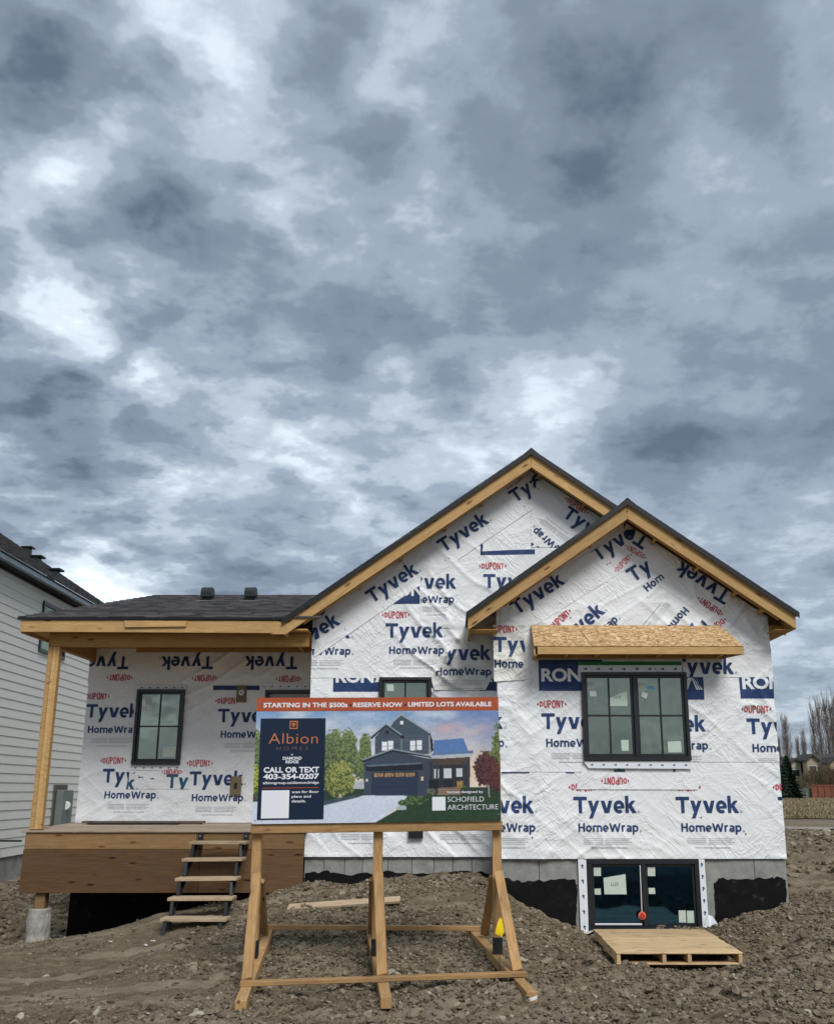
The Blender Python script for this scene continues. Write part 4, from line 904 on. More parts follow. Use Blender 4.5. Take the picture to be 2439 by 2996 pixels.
# main roof left eave
xm = GA[0]-3.565; zm = GA[1]-SL*3.565
box('eave_fascia', xm, xm+.036, YR+.04, 24, zm-.19, zm-.005, 'lumber', house)

# --- porch roof ------------------------------------------------------------
EX0, EZ, RX0, RY, RZ = -6.225, 4.075, -4.72, 14.98, 4.70
def zroof(y): return EZ+(RZ-EZ)*(y-YR)/(RY-YR)
V = []; Fc = []; nC = 20
for i in range(nC):
    t0, t1 = i/nC, (i+1.12)/nC; t1 = min(t1, 1)
    for kind in 'front', 'left', 'back':
        k = len(V); h0, h1 = .020, .007
        def pt(t, h, e):
            y_ = YR-.03+(RY-YR+.03)*t; x_ = EX0+(RX0-EX0)*t; z_ = EZ+(RZ-EZ)*t+h
            if kind == 'front': return (x_ if e == 0 else -1.9-.1*0, y_, z_)
            if kind == 'back': return (x_ if e == 0 else -1.9, 2*RY-y_, z_)
            return (x_, y_ if e == 0 else 2*RY-y_, z_)
        V += [pt(t0, h0, 0), pt(t0, h0, 1), pt(t1, h1, 1), pt(t1, h1, 0), pt(t0, 0, 0), pt(t0, 0, 1), pt(t1, -.006, 1), pt(t1, -.006, 0)]
        Fc += [(k,k+1,k+2,k+3),(k+4,k+5,k+1,k),(k+7,k+6,k+5,k+4),(k+5,k+6,k+2,k+1),(k+4,k,k+3,k+7)]
pr_ = obj('porch_shingles', V, Fc, 'shingles', house)
bm = bmesh.new(); bm.from_mesh(pr_.data); bmesh.ops.recalc_face_normals(bm, faces=bm.faces[:]); bm.to_mesh(pr_.data); bm.free()
# sheathing underneath (flat soffit of the porch)
box('porch_ceiling', EX0+.06, XL-.02, YR+.05, YP+.02, 3.90, 3.925, 'lumber_beam', house)
box('porch_drip_edge', EX0-.01, -2.44, YR-.022, YR-.012, EZ-.03, EZ-.002, 'drip_metal', house, .001)
fa = prism('porch_fascia', [(-6.19, 3.877), (-2.52, 3.857), (-2.425, 3.9), (-2.425, 4.03), (-6.19, 4.045)], YR, YR+.038, 'lumber', house)
setp(fa)
prism('fascia_patch', [tuple(pxz(366, 1817, YR)), tuple(pxz(549, 1818, YR)), tuple(pxz(545, 1834, YR)), tuple(pxz(368, 1836, YR))], YR-.03, YR-.001, 'lumber', house)
prism('fascia_scarf', [tuple(pxz(792, 1856, YR)), tuple(pxz(834, 1830, YR)), tuple(pxz(834, 1856, YR))], YR-.008, YR-.001, 'lumber', house)
box('porch_side_fascia', -6.19, -6.152, YR+.04, 16.4, 3.86, 4.045, 'lumber', house)
box('porch_beam', -5.865, XL-.03, YD+.0, YD+.09, 3.70, 3.895, 'lumber_beam', house); box('porch_beam', -5.865, -5.775, YD+.095, YP-.01, 3.70, 3.895, 'lumber_beam', house)
box('beam_ledger', -5.1, XL-.04, YP-.13, YP-.09, 3.83, 3.89, 'lumber_beam', house)
box('porch_post', -5.862, -5.80, YD+.0, YD+.1, 1.165, 3.698, 'lumber', house); box('porch_post', -5.798, -5.742, YD+.005, YD+.1, 1.165, 3.698, 'lumber', house); box('porch_post', -5.74, -5.70, YD+.0, YD+.1, 1.165, 3.698, 'lumber', house)
for (u, v) in ((606, 1766), (733, 1758)):     # roof ventilators
    p = P(u, v, 14.62); zb_ = zroof(14.62); wv_ = .068
    rv = box('roof_vent', p.x-wv_, p.x+wv_, 14.55, 14.72, zb_-.08, zb_+.09, 'vent_dark', house, .01)
    V = []; prof = [(-.13,.02),(-.13,.10),(-.10,.155),(-.04,.18),(.05,.17),(.10,.13),(.10,.06),(-.02,.06),(-.04,.02)]
    n_ = len(prof)
    for sx_ in (-1, 1): V += [(p.x+sx_*.080, 14.63+a, zb_+b+.02) for a, b in prof]
    obj('hood', V, [tuple(range(n_)), tuple(range(2*n_-1, n_-1, -1))]+[(i, i+n_, (i+1)%n_+n_, (i+1)%n_) for i in range(n_)], 'vent_dark', rv)
    box('flashing', p.x-.15, p.x+.16, 14.50, 14.53, zroof(14.50)+.016, zroof(14.5)+.022, 'gutter', rv, .001)

# nail heads along the rake boards
for ap, y_, rng_ in ((GA, YR, [(-1, .3+.6*k) for k in range(6)]+[(1, .3+.6*k) for k in range(3)]), (GB, YRB, [(-1, .3+.55*k) for k in range(4)]+[(1, .3+.55*k) for k in range(4)])):
    for side, d_ in rng_:
        for h_ in (.045, .145):
            x_ = ap[0]+side*d_; disc('nail_head', Vector((x_, y_-.0005, ap[1]-SL*d_-h_)), .006, .003, 'gutter', house, 6)
# plastic cap staples holding the wrap
for sh, pts in ((S10, ((1180,1650),(1302,1640),(1312,1636),(1232,1690),(1543,1475),(1534,1482))), (S9, ((1121,1777),(1010,1842))), (S5, ((1776,1652),(1784,1648),(1668,1808),(1690,1852))), (S0, ((1556,2450),(1992,2300),(2050,2392),(2180,2440)))):
    for (u, v) in pts:
        q_ = P(u, v, sh.Y); yv = float(sh.yy(np.array([q_.x]), np.array([q_.z]))[0]); disc('staple_cap', Vector((q_.x, yv-.006, q_.z)), .012, .004, 'gutter', house, 8)

# --- awning over the big window --------------------------------------------
aw = [(1.065, YB-.06, 3.925), (3.84, YB-.06, 3.925), (1.11, 12.80, 3.565), (3.877, 12.80, 3.565)]
def quadplate(name, a, b, c, d, t, mat, parent):
    a, b, c, d = map(Vector, (a, b, c, d)); x = (b-a).normalized(); n = (b-a).cross(d-a).normalized(); y = n.cross(x); M4 = Matrix(((x.x,y.x,n.x,a.x),(x.y,y.y,n.y,a.y),(x.z,y.z,n.z,a.z),(0,0,0,1))); I_ = M4.inverted()
    V = [I_ @ v for v in (a, b, c, d)]+[I_ @ (v-n*t) for v in (a, b, c, d)]
    return obj(name, V, [(0,1,2,3),(7,6,5,4),(0,4,5,1),(1,5,6,2),(2,6,7,3),(3,7,4,0)], mat, parent, M4=M4)
aA = Vector((1.07, 12.80, 3.567)); aB = Vector((1.07, YB-.045, 3.925)); L0 = 3.877-1.07
sx0 = 1.82; sx1 = 1.70
t1_ = quadplate('awning_panel', (1.066, 12.79, 3.567), (1.84, 12.79, 3.567), (1.70, YB-.05, 3.927), (1.066, YB-.05, 3.927), .012, 'osb', house)
t2_ = quadplate('awning_panel', (1.848, 12.79, 3.567), (3.88, 12.79, 3.567), (3.70, YB-.05, 3.927), (1.708, YB-.05, 3.927), .012, 'osb', house)
prism('awning_side', [(0, 0), (1, 0), (1, 1)], 0, 1, 'osb', house) if False else None
ys = [(YB-.05, 3.913), (12.82, 3.553), (12.82, 3.452), (YB-.05, 3.452)]
V = [(1.067, a, b) for a, b in ys]+[(1.08, a, b) for a, b in ys]; obj('awning_side', V, [(3,2,1,0),(4,5,6,7),(0,1,5,4),(1,2,6,5),(2,3,7,6),(3,0,4,7)], 'osb', house)
V = [(3.862-.16, ys[0][0], ys[0][1]), (3.862, ys[1][0], ys[1][1]), (3.862, ys[2][0], ys[2][1]), (3.862-.16, ys[3][0], ys[3][1])]; V += [(a-.012, b, c) for a, b, c in V]; obj('awning_side', V, [(0,1,2,3),(7,6,5,4),(0,4,5,1),(1,5,6,2),(2,6,7,3),(3,7,4,0)], 'osb', house)
box('awning_fascia', 1.11, 3.878, 12.785, 12.82, 3.455, 3.553, 'lumber', house); box('awning_end', 1.068, 1.106, 12.79, YB-.06, 3.44, 3.451, 'lumber', house); 
box('awning_ledger', 1.12, 3.68, YB-.095, YB-.055, 3.455, 3.54, 'lumber_beam', house)
for k in range(6): x_ = 1.5+k*.42; box('awning_rafter', x_, x_+.038, 12.825, YB-.1, 3.46, 3.54, 'lumber_beam', house)

# --- porch deck ------------------------------------------------------------
def zdeck(y): return 1.150+.043*(y-YD)/(YP-YD)
x_ = YD-.03; k = 0
while x_ < YP-.03:
    b = min(x_+.14, YP-.025); V = []; 
    cc = Vector((-4.0, (x_+b)/2, zdeck((x_+b)/2)-.012)); Vv, Ff = cbox_vf(1.96, (b-x_)/2-.003, .013, .003)
    obj('deck_board', Vv, Ff, 'deck_wood', house, M4=Matrix.Translation(cc) @ Matrix.Rotation(.026, 4, 'X')); x_ = b; k += 1
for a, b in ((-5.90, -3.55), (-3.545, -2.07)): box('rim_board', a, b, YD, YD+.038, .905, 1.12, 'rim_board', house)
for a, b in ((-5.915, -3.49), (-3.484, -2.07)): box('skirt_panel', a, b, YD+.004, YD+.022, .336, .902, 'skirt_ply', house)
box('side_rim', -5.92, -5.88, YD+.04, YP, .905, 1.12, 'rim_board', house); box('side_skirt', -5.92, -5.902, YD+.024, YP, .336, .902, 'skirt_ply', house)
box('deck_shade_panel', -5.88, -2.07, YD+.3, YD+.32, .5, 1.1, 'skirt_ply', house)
V = [P(u, v, YD-.012) for u, v in ((1084,0),)] if False else None
# pier and stub post
pr = []
n_ = 20; rb, rt = .145, .145; cx_, cy_ = -5.66, YD+.12
V = [(cx_+rr_*math.cos(6.283*i/n_), cy_+rr_*math.sin(6.283*i/n_), z_) for z_, rr_ in ((-.7, rb), (-.5, rb), (-.35, rb*1.02), (-.2, rb*.98), (-.05, rb), (.115, rt), (.128, rt-.012)) for i in range(n_)]
V = [(a+.014*math.sin(7*a+31*b+9*c)*(c < .1), b, c) for a, b, c in [(cx_+(a-cx_)*(1+max(0, .1-c)*.16)+.010*math.sin(40*c+3*b), cy_+(b-cy_)*(1+max(0, .1-c)*.16), c) for a, b, c in V]]
obj('concrete_pier', V, [tuple(range(6*n_, 7*n_))]+[(k*n_+i, k*n_+(i+1)%n_, (k+1)*n_+(i+1)%n_, (k+1)*n_+i) for k in range(6) for i in range(n_)], 'pier_concrete', house, smooth=False)
box('pier_post', -5.71, -5.575, YD+.06, YD+.2, .129, .9, 'rim_board', house)

# --- neighbour house -------------------------------------------------------
yaw = math.radians(2.4); nh = thing('neighbour_house', (-9.1, 19, 0), 'finished neighbour house with pale lap siding, slate-blue gutter and dark shingle roof on the left', 'house')
def NW(s, z, off=0.): # s = distance along the wall (depth), off = outward
    return Vector((-8.22+off-math.tan(yaw)*0-.0419*s, s, z))
z_ = .38; k = 0; zt = 6.05
while z_ < zt:
    a0, a1 = NW(13, z_), NW(30, z_); x = (a1-a0).normalized(); up_ = Vector((0,0,1)); n = x.cross(up_).normalized(); L = (a1-a0).length; hh = .182
    # one lap board: wedge section, butt end proud
    pr2 = [(.020, 0), (.020, .004), (.006, hh+.02), (0, hh+.02), (0, 0)]; V = [p_+n*o_+up_*(q_) for p_ in (a0, a1) for o_, q_ in pr2]
    M4 = Matrix.Translation(a0); 
    Rm_ = Matrix(((x.x, n.x, 0, a0.x), (x.y, n.y, 0, a0.y), (x.z, n.z, 1, a0.z), (0,0,0,1))); I_ = Rm_.inverted()
    obj('siding_board', [I_ @ v for v in V], [(0,1,2,3,4),(9,8,7,6,5)]+[(i, i+5, (i+1)%5+5, (i+1)%5) for i in range(5)], 'siding', nh, M4=Rm_); z_ += hh; k += 1
def nbox(name, s0, s1, z0, z1, o0, o1, mat, parent=None, ch=.003):
    a = NW(s0, z0); x = (NW(s1, z0)-a).normalized(); n = x.cross(Vector((0,0,1))).normalized(); c = a+x*((s1-s0)/2)+n*((o0+o1)/2)+Vector((0,0,(z1-z0)/2))
    V, Fc = cbox_vf((s1-s0)/2, abs(o1-o0)/2, (z1-z0)/2, ch); return obj(name, V, Fc, mat, parent or nh, M4=Matrix(((x.x,n.x,0,c.x),(x.y,n.y,0,c.y),(x.z,n.z,1,c.z),(0,0,0,1))))
nbox('wall_core', 13, 30, .37, 6.1, -.15, -.002, 'soffit_dark'); nbox('foundation', 13, 30, -1.0, .375, -.2, -.02, 'concrete')
GZ = 6.10
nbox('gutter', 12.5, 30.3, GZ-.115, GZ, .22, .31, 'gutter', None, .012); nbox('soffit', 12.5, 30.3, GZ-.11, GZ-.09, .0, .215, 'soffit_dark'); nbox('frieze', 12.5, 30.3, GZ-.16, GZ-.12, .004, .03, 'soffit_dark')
nbox('drip_edge', 12.45, 30.35, GZ+.002, GZ+.03, .18, .325, 'drip_metal')
# roof plane sloping up and away to the left
NSL = .645
def nroof():
    V = []; Fc = []; n_ = 34
    for i in range(n_):
        o0 = .33-i*.19; o1 = o0-.21
        for s in (12.4, 30.4): 
            a = NW(s, 0); 
            for o_, h in ((o0, .025), (o1, .008), (o1, -.01), (o0, 0)): V.append(Vector((a.x+o_, a.y, GZ+.03+(.33-o_)*NSL+h)))
        k = len(V)-8; Fc += [(k,k+1,k+5,k+4),(k+3,k,k+4,k+7),(k+2,k+3,k+7,k+6),(k+1,k+2,k+6,k+5),(k,k+3,k+2,k+1),(k+4,k+5,k+6,k+7)]
    V2 = [v.copy() for v in V]
    M4 = Matrix.Rotation(math.pi/2, 4, 'Z'); I_ = M4.inverted(); o = obj('roof_shingles', [I_ @ v for v in V], Fc, 'shingles', nh, M4=M4)
    bm = bmesh.new(); bm.from_mesh(o.data); bmesh.ops.recalc_face_normals(bm, faces=bm.faces[:]); bm.to_mesh(o.data); bm.free()
nroof()
for (u, v, s) in ((104, 1641, 19.4), (157, 1680, 20.6), (78, 1612, 19.6)):
    dd = P(u, v, 1.0)-Vector((0, 0, ZC)); zr = lambda q_: GZ+.03+(.33+(NW(q_.y, 0).x-q_.x))*NSL       # roof height above a point
    lo, hi = 10., 60.
    for _ in range(40):
        mid = (lo+hi)/2; q_ = Vector((0, 0, ZC))+dd*mid
        if q_.z > zr(q_) : lo = mid
        else: hi = mid
    p = Vector((0, 0, ZC))+dd*lo; p.z = zr(p)
    vt = box('roof_vent', p.x-.13, p.x+.13, p.y-.14, p.y+.14, p.z-.15, p.z+.08, 'vent_dark', nh, .03); box('hood', p.x-.14, p.x+.22, p.y-.16, p.y+.16, p.z+.082, p.z+.14, 'vent_dark', vt, .03)
for (u0, v0, u1, v1) in ((131, 1757, 177, 1905),):
    s0, s1 = 20.75, 22.3; zt_ = P(u0, v0, s0).z; zb2 = P(121, 1905, s0).z
    nw = nbox('window', s0, s1, zt_-.09, zt_, .02, .06, 'black_vinyl'); 
    nbox('window_frame', s0, s0+.07, zb2, zt_-.091, .02, .06, 'black_vinyl', nw); nbox('window_frame', s1-.07, s1, zb2, zt_-.091, .02, .06, 'black_vinyl', nw); nbox('window_frame', s0+.071, s1-.071, zb2, zb2+.07, .02, .06, 'black_vinyl', nw)
    nbox('mullion', (s0+s1)/2-.03, (s0+s1)/2+.03, zb2+.071, zt_-.091, .021, .055, 'black_vinyl', nw); nbox('pane', s0+.071, s1-.071, zb2+.071, zt_-.091, .0215, .03, 'glass', nw, .0); nbox('blind', s0+.071, s1-.071, zb2+.071, zt_-.091, .0205, .0212, 'sticker_white', nw, 0)
p0 = P(157, 2297, 22.8); zq = P(180, 2312, 23.0).z; nbox('meter_board', 22.5, 23.35, zq-.95, zq+.12, .02, .05, 'grey_board'); mb = nbox('meter_box', 22.62, 23.3, zq-.95, zq, .051, .22, 'meter_grey', None, .015)
c = NW(22.9, zq-.35); disc('meter_dial', c+Vector((.23, -.0, 0)), .10, .07, 'sticker_white', mb); nbox('conduit', 22.7, 22.8, .0, zq-.951, .06, .13, 'meter_grey', mb)
a = P(28, 2461, 19.7); nbox('tap_plate', 19.6, 19.75, a.z-.09, a.z+.09, .02, .035, 'sticker_white'); beam('pipe', NW(19.7, a.z, .03), NW(19.7, a.z, .52), .035, .035, 'vent_dark', nh)

# ------------------------------------------------------------------ stairs
stp = thing('porch_steps', (-3.6, 12.7, .1), 'steel stringer stairs with five bare plank treads leading up to the porch deck', 'stairs')
TR = [((552,2463),(718,2463),13.32),((531,2513),(708,2512),13.05),((511,2571),(692,2568),12.78),((489,2629),(679,2626),12.51),((467,2691),(661,2686),12.24)]
tz = []
for a, b, y in TR:
    pa, pb = P(*a, y), P(*b, y); z_ = (pa.z+pb.z)/2; tz.append((pa.x, pb.x, y, z_))
    V, Fc = cbox_vf((pb.x-pa.x)/2, .135, .019, .004); M4 = Matrix.Translation(((pa.x+pb.x)/2, y+.135, z_-.019)) @ Matrix.Rotation(random.uniform(-.01, .01), 4, 'Y'); obj('tread', V, Fc, 'tread_wood', stp, M4=M4)
for sgn in (0, 1):
    xs = [t[sgn] for t in tz]; xo = .06 if sgn == 0 else -.07
    for i, t in enumerate(tz):
        x_ = t[sgn]+xo; y, z_ = t[2], t[3]
        beam('tread_bracket', (x_, y+.02, z_-.045), (x_, y+.25, z_-.045), .045, .01, 'black_metal', stp)
        if i < 4:
            n_ = tz[i+1]; xn = n_[sgn]+xo
            beam('stringer', (x_, y+.235, z_-.05), (xn, n_[2]+.235, n_[3]-.02), .05, .05, 'black_metal', stp); beam('riser_bar', (x_, y+.02, z_-.05), (xn, n_[2]+.24, n_[3]-.02), .04, .025, 'black_metal', stp)
    t = tz[-1]; x_ = t[sgn]+xo; gz_ = float(zg(np.array(x_), np.array(12.3)))
    beam('foot', (x_, t[2]+.03, t[3]-.05), (x_-.01, t[2]-.02, min(gz_, t[3]-.2)-.03), .05, .03, 'black_metal', stp, up=(0,1,0)); beam('foot', (x_, t[2]+.22, t[3]-.05), (x_, t[2]+.20, gz_-.03), .05, .03, 'black_metal', stp, up=(0,1,0))
    t = tz[0]; x_ = t[sgn]+xo+(.0); b_ = beam('hanger_bar', (x_, 13.70, 1.13), (x_, 13.70, .90), .05, .06, 'black_metal', stp, up=(1,0,0)); beam('stringer', (x_, 13.68, .93), (x_, t[2]+.22, t[3]-.05), .04, .04, 'black_metal', stp)
    for zz_ in (1.08, .97): disc('bolt', Vector((x_, 13.668, zz_)), .012, .01, 'gutter', stp, 8)

# ------------------------------------------------------------------ sign stand
stand = thing('sign_stand', (-1.0, 9.7, 0), 'timber A-frame sign stand carrying a large printed homes-for-sale board in front of the house', 'billboard')
PH = math.radians(4.6)
SLb = P(737, 2412, 9.58); rx = Vector((math.cos(PH), math.sin(PH), 0)); fwd = Vector((-rx.y, rx.x, 0))
end = P(1465, 2402, 9.58+2.44*math.sin(PH)); sc_ = (end-SLb); W_ = sc_.length; xu = sc_.normalized(); zu = Vector((0,0,1)); nrm_ = xu.cross(zu).normalized()      # nrm_ points to the camera or away
if nrm_.y > 0: nrm_ = -nrm_
zu = (nrm_.cross(xu)).normalized(); zu = zu if zu.z > 0 else -zu
TL = P(743, 2043, 9.60); H_ = (TL-SLb).length
def SP(a, b, d=0.): return SLb+xu*(a*W_)+zu*(b*H_)+nrm_*d           # a across 0..1, b up 0..1
SM = Matrix(((xu.x, -nrm_.x, zu.x, SLb.x), (xu.y, -nrm_.y, zu.y, SLb.y), (xu.z, -nrm_.z, zu.z, SLb.z), (0,0,0,1)))
V, Fc = cbox_vf(W_/2, .006, H_/2, .001); V = [v+Vector((W_/2, .0072, H_/2)) for v in V]; board = obj('sign_board', V, Fc, 'sign_white', stand, M4=SM)
# picture raster: picture coordinates are those of the enlargement, x 90..1612, y 132..905
GW, GH = 560, 284
px_ = 90+(np.arange(GW)+.5)/GW*1522; py_ = 132+(np.arange(GH)+.5)/GH*773; PXg, PYg = np.meshgrid(px_, py_)
img = np.zeros((GH, GW, 3))
def srgb(*c): c = np.array(c)/255.; return np.where(c <= .04045, c/12.92, ((c+.055)/1.055)**2.4)
def blend(mask, c): img[:] = img*(1-mask[..., None])+np.asarray(c)*mask[..., None]
def inpoly(pts):
    r = np.zeros(PXg.shape, bool); n_ = len(pts)
    for i in range(n_):
        (x1, y1), (x2, y2) = pts[i], pts[(i+1)%n_]
        if y1 == y2: continue
        c_ = ((y1 > PYg) != (y2 > PYg)) & (PXg < (x2-x1)*(PYg-y1)/(y2-y1)+x1); r ^= c_
    return r.astype(float)
def poly(pts, c, nz=0.): 
    m_ = inpoly(pts); blend(m_, srgb(*c)*(1+nz*(fbm(PXg/9, PYg/9, 3, 3)[..., None]-.5)) if nz else srgb(*c))
nA = fbm(PXg/160, PYg/60, 1, 5)[..., None]; nB = fbm(PXg/90+5, PYg/45, 2, 5)[..., None]
t_ = np.clip((PYg-215)/420, 0, 1)[..., None]; img[:] = srgb(120,155,195)*(1-t_)+srgb(215,205,190)*t_
rt = np.clip((PXg-1150)/350, 0, 1)[..., None]; img[:] = img*(1-rt*(1-t_)*.75)+srgb(95,115,165)*rt*(1-t_)*.75
img[:] = img+(np.clip((nA-.42)*2.4, 0, 1)*(1-rt*.6))*(srgb(205,212,220)-img)*.85
pk = np.exp(-((PXg-1360)/170)**2-((PYg-335)/45)**2)[..., None]*np.clip(nB*1.6-.3, 0, 1); img[:] = img+(srgb(215,170,165)-img)*pk
wm = np.exp(-((PXg-1400)/150)**2-((PYg-600)/140)**2)[..., None]; img[:] = img+(srgb(225,195,165)-img)*wm*.8
def foliage(cx_, cy_, rx_, ry_, c0, c1, s, sharp=1.0, power=2.):
    d = (np.abs((PXg-cx_)/rx_)**power+np.abs((PYg-cy_)/ry_)**power); e = d+(fbm(PXg/14, PYg/14, s, 3)-.5)*1.1; m_ = np.clip((1-e)*6, 0, 1)
    g = fbm(PXg/9, PYg/7, s+3, 4); lit = np.clip((g-.5)*3.2+.5-(PYg-cy_)/ry_*.25, 0, 1)[..., None]; blend(m_, srgb(*c0)*(1-lit)+srgb(*c1)*lit)
for a in ((580,470,70,150),(665,480,60,150),(770,500,42,150),(745,560,60,90),(100,480,35,160)): foliage(*a, (52,72,52), (120,135,85), 11+int(a[0]))
foliage(540,560,45,200,(48,66,48),(110,122,80),71); foliage(1605,560,55,290,(50,70,40),(118,128,70),15,power=1.4); foliage(1560,600,50,130,(60,78,48),(120,130,75),17)
foliage(104,640,40,110,(60,80,30),(175,180,80),19)
poly([(80,735),(760,690),(1620,700),(1620,780),(80,780)], (40,58,48), .8)
poly([(700,655),(765,655),(765,700),(700,700)], (170,175,180))
foliage(615,640,92,122,(66,80,38),(158,160,92),23); poly([(612,730),(624,730),(626,765),(610,765)], (190,180,165))
poly([(80,770),(515,795),(740,748),(760,742),(1050,742),(860,905),(80,905)], (196,204,218), .12)
poly([(515,800),(740,750),(760,738),(700,740),(515,770)], (62,76,84), .9)
poly([(1045,742),(1150,745),(1620,752),(1620,905),(835,905),(980,825)], (38,62,42), .7)
foliage(1090,765,70,38,(36,58,38),(90,112,66),29); foliage(1020,790,50,25,(36,58,38),(96,112,70),31)
poly([(962,820),(985,806),(1010,803),(1027,815),(1024,830),(964,832)], (165,172,178), .3)
# porch part of the printed house
poly([(1165,520),(1425,515),(1422,700),(1400,745),(1160,745)], (44,44,52), .4)
poly([(1195,405),(1385,392),(1415,472),(1195,486)], (84,118,170), .2); poly([(1190,484),(1445,470),(1445,492),(1180,505)], (88,112,150)); poly([(1160,500),(1444,488),(1440,508),(1160,520)], (168,176,186))
poly([(1170,522),(1430,510),(1395,556),(1200,560)], (78,62,54), .4)
for a in ((1198,585,1230,640),(1258,580,1308,640),(1338,580,1375,632)): poly([(a[0],a[1]),(a[2],a[1]),(a[2],a[3]),(a[0],a[3])], (190,196,204), .3)
poly([(1258,640),(1308,640),(1312,696),(1258,696)], (30,34,44)); poly([(1225,700),(1360,695),(1365,745),(1215,745)], (118,96,84), .5)
for yy_ in (708, 722, 736): poly([(1218,yy_),(1364,yy_),(1364,yy_+4),(1216,yy_+4)], (160,135,118))
for a in (1162,1186,1210,1380,1404): poly([(a,530),(a+12,530),(a+12,735),(a,735)], (56,60,70))
poly([(1165,650),(1225,648),(1225,700),(1165,700)], (24,26,32)); poly([(1340,660),(1378,658),(1380,700),(1342,700)], (150,120,70), .9); foliage(1388,705,22,16,(30,60,30),(80,100,50),37)
# two-storey block
poly([(830,380),(1175,355),(1175,490),(830,490)], (68,80,94), .25); poly([(990,232),(1180,357),(1180,375),(830,400),(905,340)], (66,78,92), .25)
poly([(900,300),(1000,372),(830,384)], (62,72,86), .25); poly([(1000,375),(1175,372),(1175,490),(1000,490)], (74,86,100), .2)
for k in range(8): yy_ = 385+k*13; poly([(830,yy_),(1175,yy_),(1175,yy_+2),(830,yy_+2)], (52,62,76))
poly([(986,376),(1000,376),(1000,490),(986,490)], (100,110,118)); poly([(1165,372),(1176,372),(1180,490),(1166,490)], (140,146,150))
poly([(800,378),(895,294),(1005,372),(1000,384),(897,310),(812,392)], (140,152,160)); poly([(800,386),(897,304),(1003,380),(1000,388),(897,316),(808,396)], (30,34,42))
poly([(912,300),(992,231),(1185,355),(1180,366),(992,246),(920,308)], (150,162,170)); poly([(1172,360),(1190,400),(1196,470),(1180,480)], (34,36,46)); poly([(985,370),(1012,372),(1008,396),(990,392)], (20,24,32))
for a in ((873,412,905,468),(912,408,944,466),(1050,406,1083,466),(1089,404,1122,465)): poly([(a[0],a[1]),(a[2],a[1]),(a[2],a[3]),(a[0],a[3])], (222,224,228)); poly([(a[0],(a[1]+a[3])/2),(a[2],(a[1]+a[3])/2),(a[2],(a[1]+a[3])/2+3),(a[0],(a[1]+a[3])/2+3)], (90,90,98))
poly([(986,282),(1007,282),(1007,304),(986,304)], (225,228,235)); poly([(898,342),(914,342),(914,362),(898,362)], (22,24,30))
# garage
poly([(765,530),(940,470),(1170,520),(1160,748),(765,742)], (58,68,84), .25); poly([(738,524),(940,455),(1180,500),(1180,516),(942,474),(755,538)], (26,30,38)); poly([(744,520),(940,454),(1180,500),(1178,508),(940,463),(750,528)], (128,140,148))
poly([(775,560),(1125,545),(1130,590),(800,595),(775,590)], (26,32,44)); poly([(778,556),(1124,543),(1124,552),(778,566)], (92,104,120))
poly([(812,600),(1098,596),(1096,742),(806,735)], (40,52,74), .15); poly([(820,605),(1090,600),(1090,630),(822,634)], (40,36,30))
for a in (826, 892, 957, 1022): poly([(a,607),(a+58,605),(a+58,628),(a,631)], (150,122,92), 1.2); [poly([(a+19*j,606),(a+19*j+2,606),(a+19*j+2,630),(a+19*j,630)], (40,36,34)) for j in (1,2)]
for yy_ in (662, 690, 716): poly([(810,yy_),(1096,yy_),(1096,yy_+2),(810,yy_+2)], (28,38,56))
for k in range(7): yy_ = 640+k*14; poly([(1100,yy_),(1156,yy_),(1156,yy_+2),(1100,yy_+2)], (40,50,62))
poly([(775,640),(788,640),(788,658),(775,658)], (200,190,170)); poly([(1117,630),(1132,630),(1132,655),(1117,655)], (210,190,150))
foliage(1180,725,28,22,(50,60,44),(110,112,88),41)
foliage(1525,590,82,115,(50,28,32),(96,58,60),43); poly([(1534,690),(1542,690),(1546,762),(1538,762)], (150,140,135)); foliage(1590,640,40,90,(56,28,32),(104,56,56),45)
foliage(120,745,60,22,(44,54,44),(86,92,74),47)
k_ = np.pad(img, ((1,1),(1,1),(0,0)), 'edge'); img[:] = .4*img+.6*(k_[:-2,1:-1]+k_[2:,1:-1]+k_[1:-1,:-2]+k_[1:-1,2:])/4
img[:] = img*(1+.30*(fbm(PXg/7, PYg/7, 8, 3)[..., None]-.5))*(.93+.14*fbm(PXg/120, PYg/120, 9, 2)[..., None])
xg = np.linspace(0, W_, GW+1); zg_ = np.linspace(H_, 0, GH+1); Xg, Zg2 = np.meshgrid(xg, zg_); I = np.arange((GW+1)*(GH+1)).reshape(GH+1, GW+1)
Fq = np.stack([I[1:, :-1], I[1:, 1:], I[:-1, 1:], I[:-1, :-1]], -1).reshape(-1, 4)
# Fq corner order above gives normals towards the camera side (-y local)
me = npmesh('printed_picture', np.stack([Xg, 0*Xg, Zg2], -1).reshape(-1, 3), Fq, 'sign_print')
ca = me.color_attributes.new('print', 'FLOAT_COLOR', 'CORNER'); cc = np.repeat(np.clip(img, 0, 1).reshape(-1, 3), 4, 0); ca.data.foreach_set('color', np.concatenate([cc, np.ones((len(cc), 1))], 1).astype(np.float32).ravel())
put('printed_picture', me, board, SM)
def spx(x, y): return ((x-90)/1522*W_, (905-y)/773*H_)
def srect(name, x0, y0, x1, y1, mat, d):
    a = spx(x0, y1); b = spx(x1, y0); return obj(name, [(a[0],-d,a[1]),(b[0],-d,a[1]),(b[0],-d,b[1]),(a[0],-d,b[1])], [(0,1,2,3)], mat, board, M4=SM)
def stext(s, x0, x1, yb, h, mat, bold=.0, d=.003, name='lettering', space=1.):
    a = spx(x0, yb); b = spx(x1, yb); V, Fc = fit(s, b[0]-a[0], h/773*H_, bold, space); return obj(name, [(a[0]+v[0], -d, a[1]+v[1]) for v in V], Fc, mat, board, M4=SM)
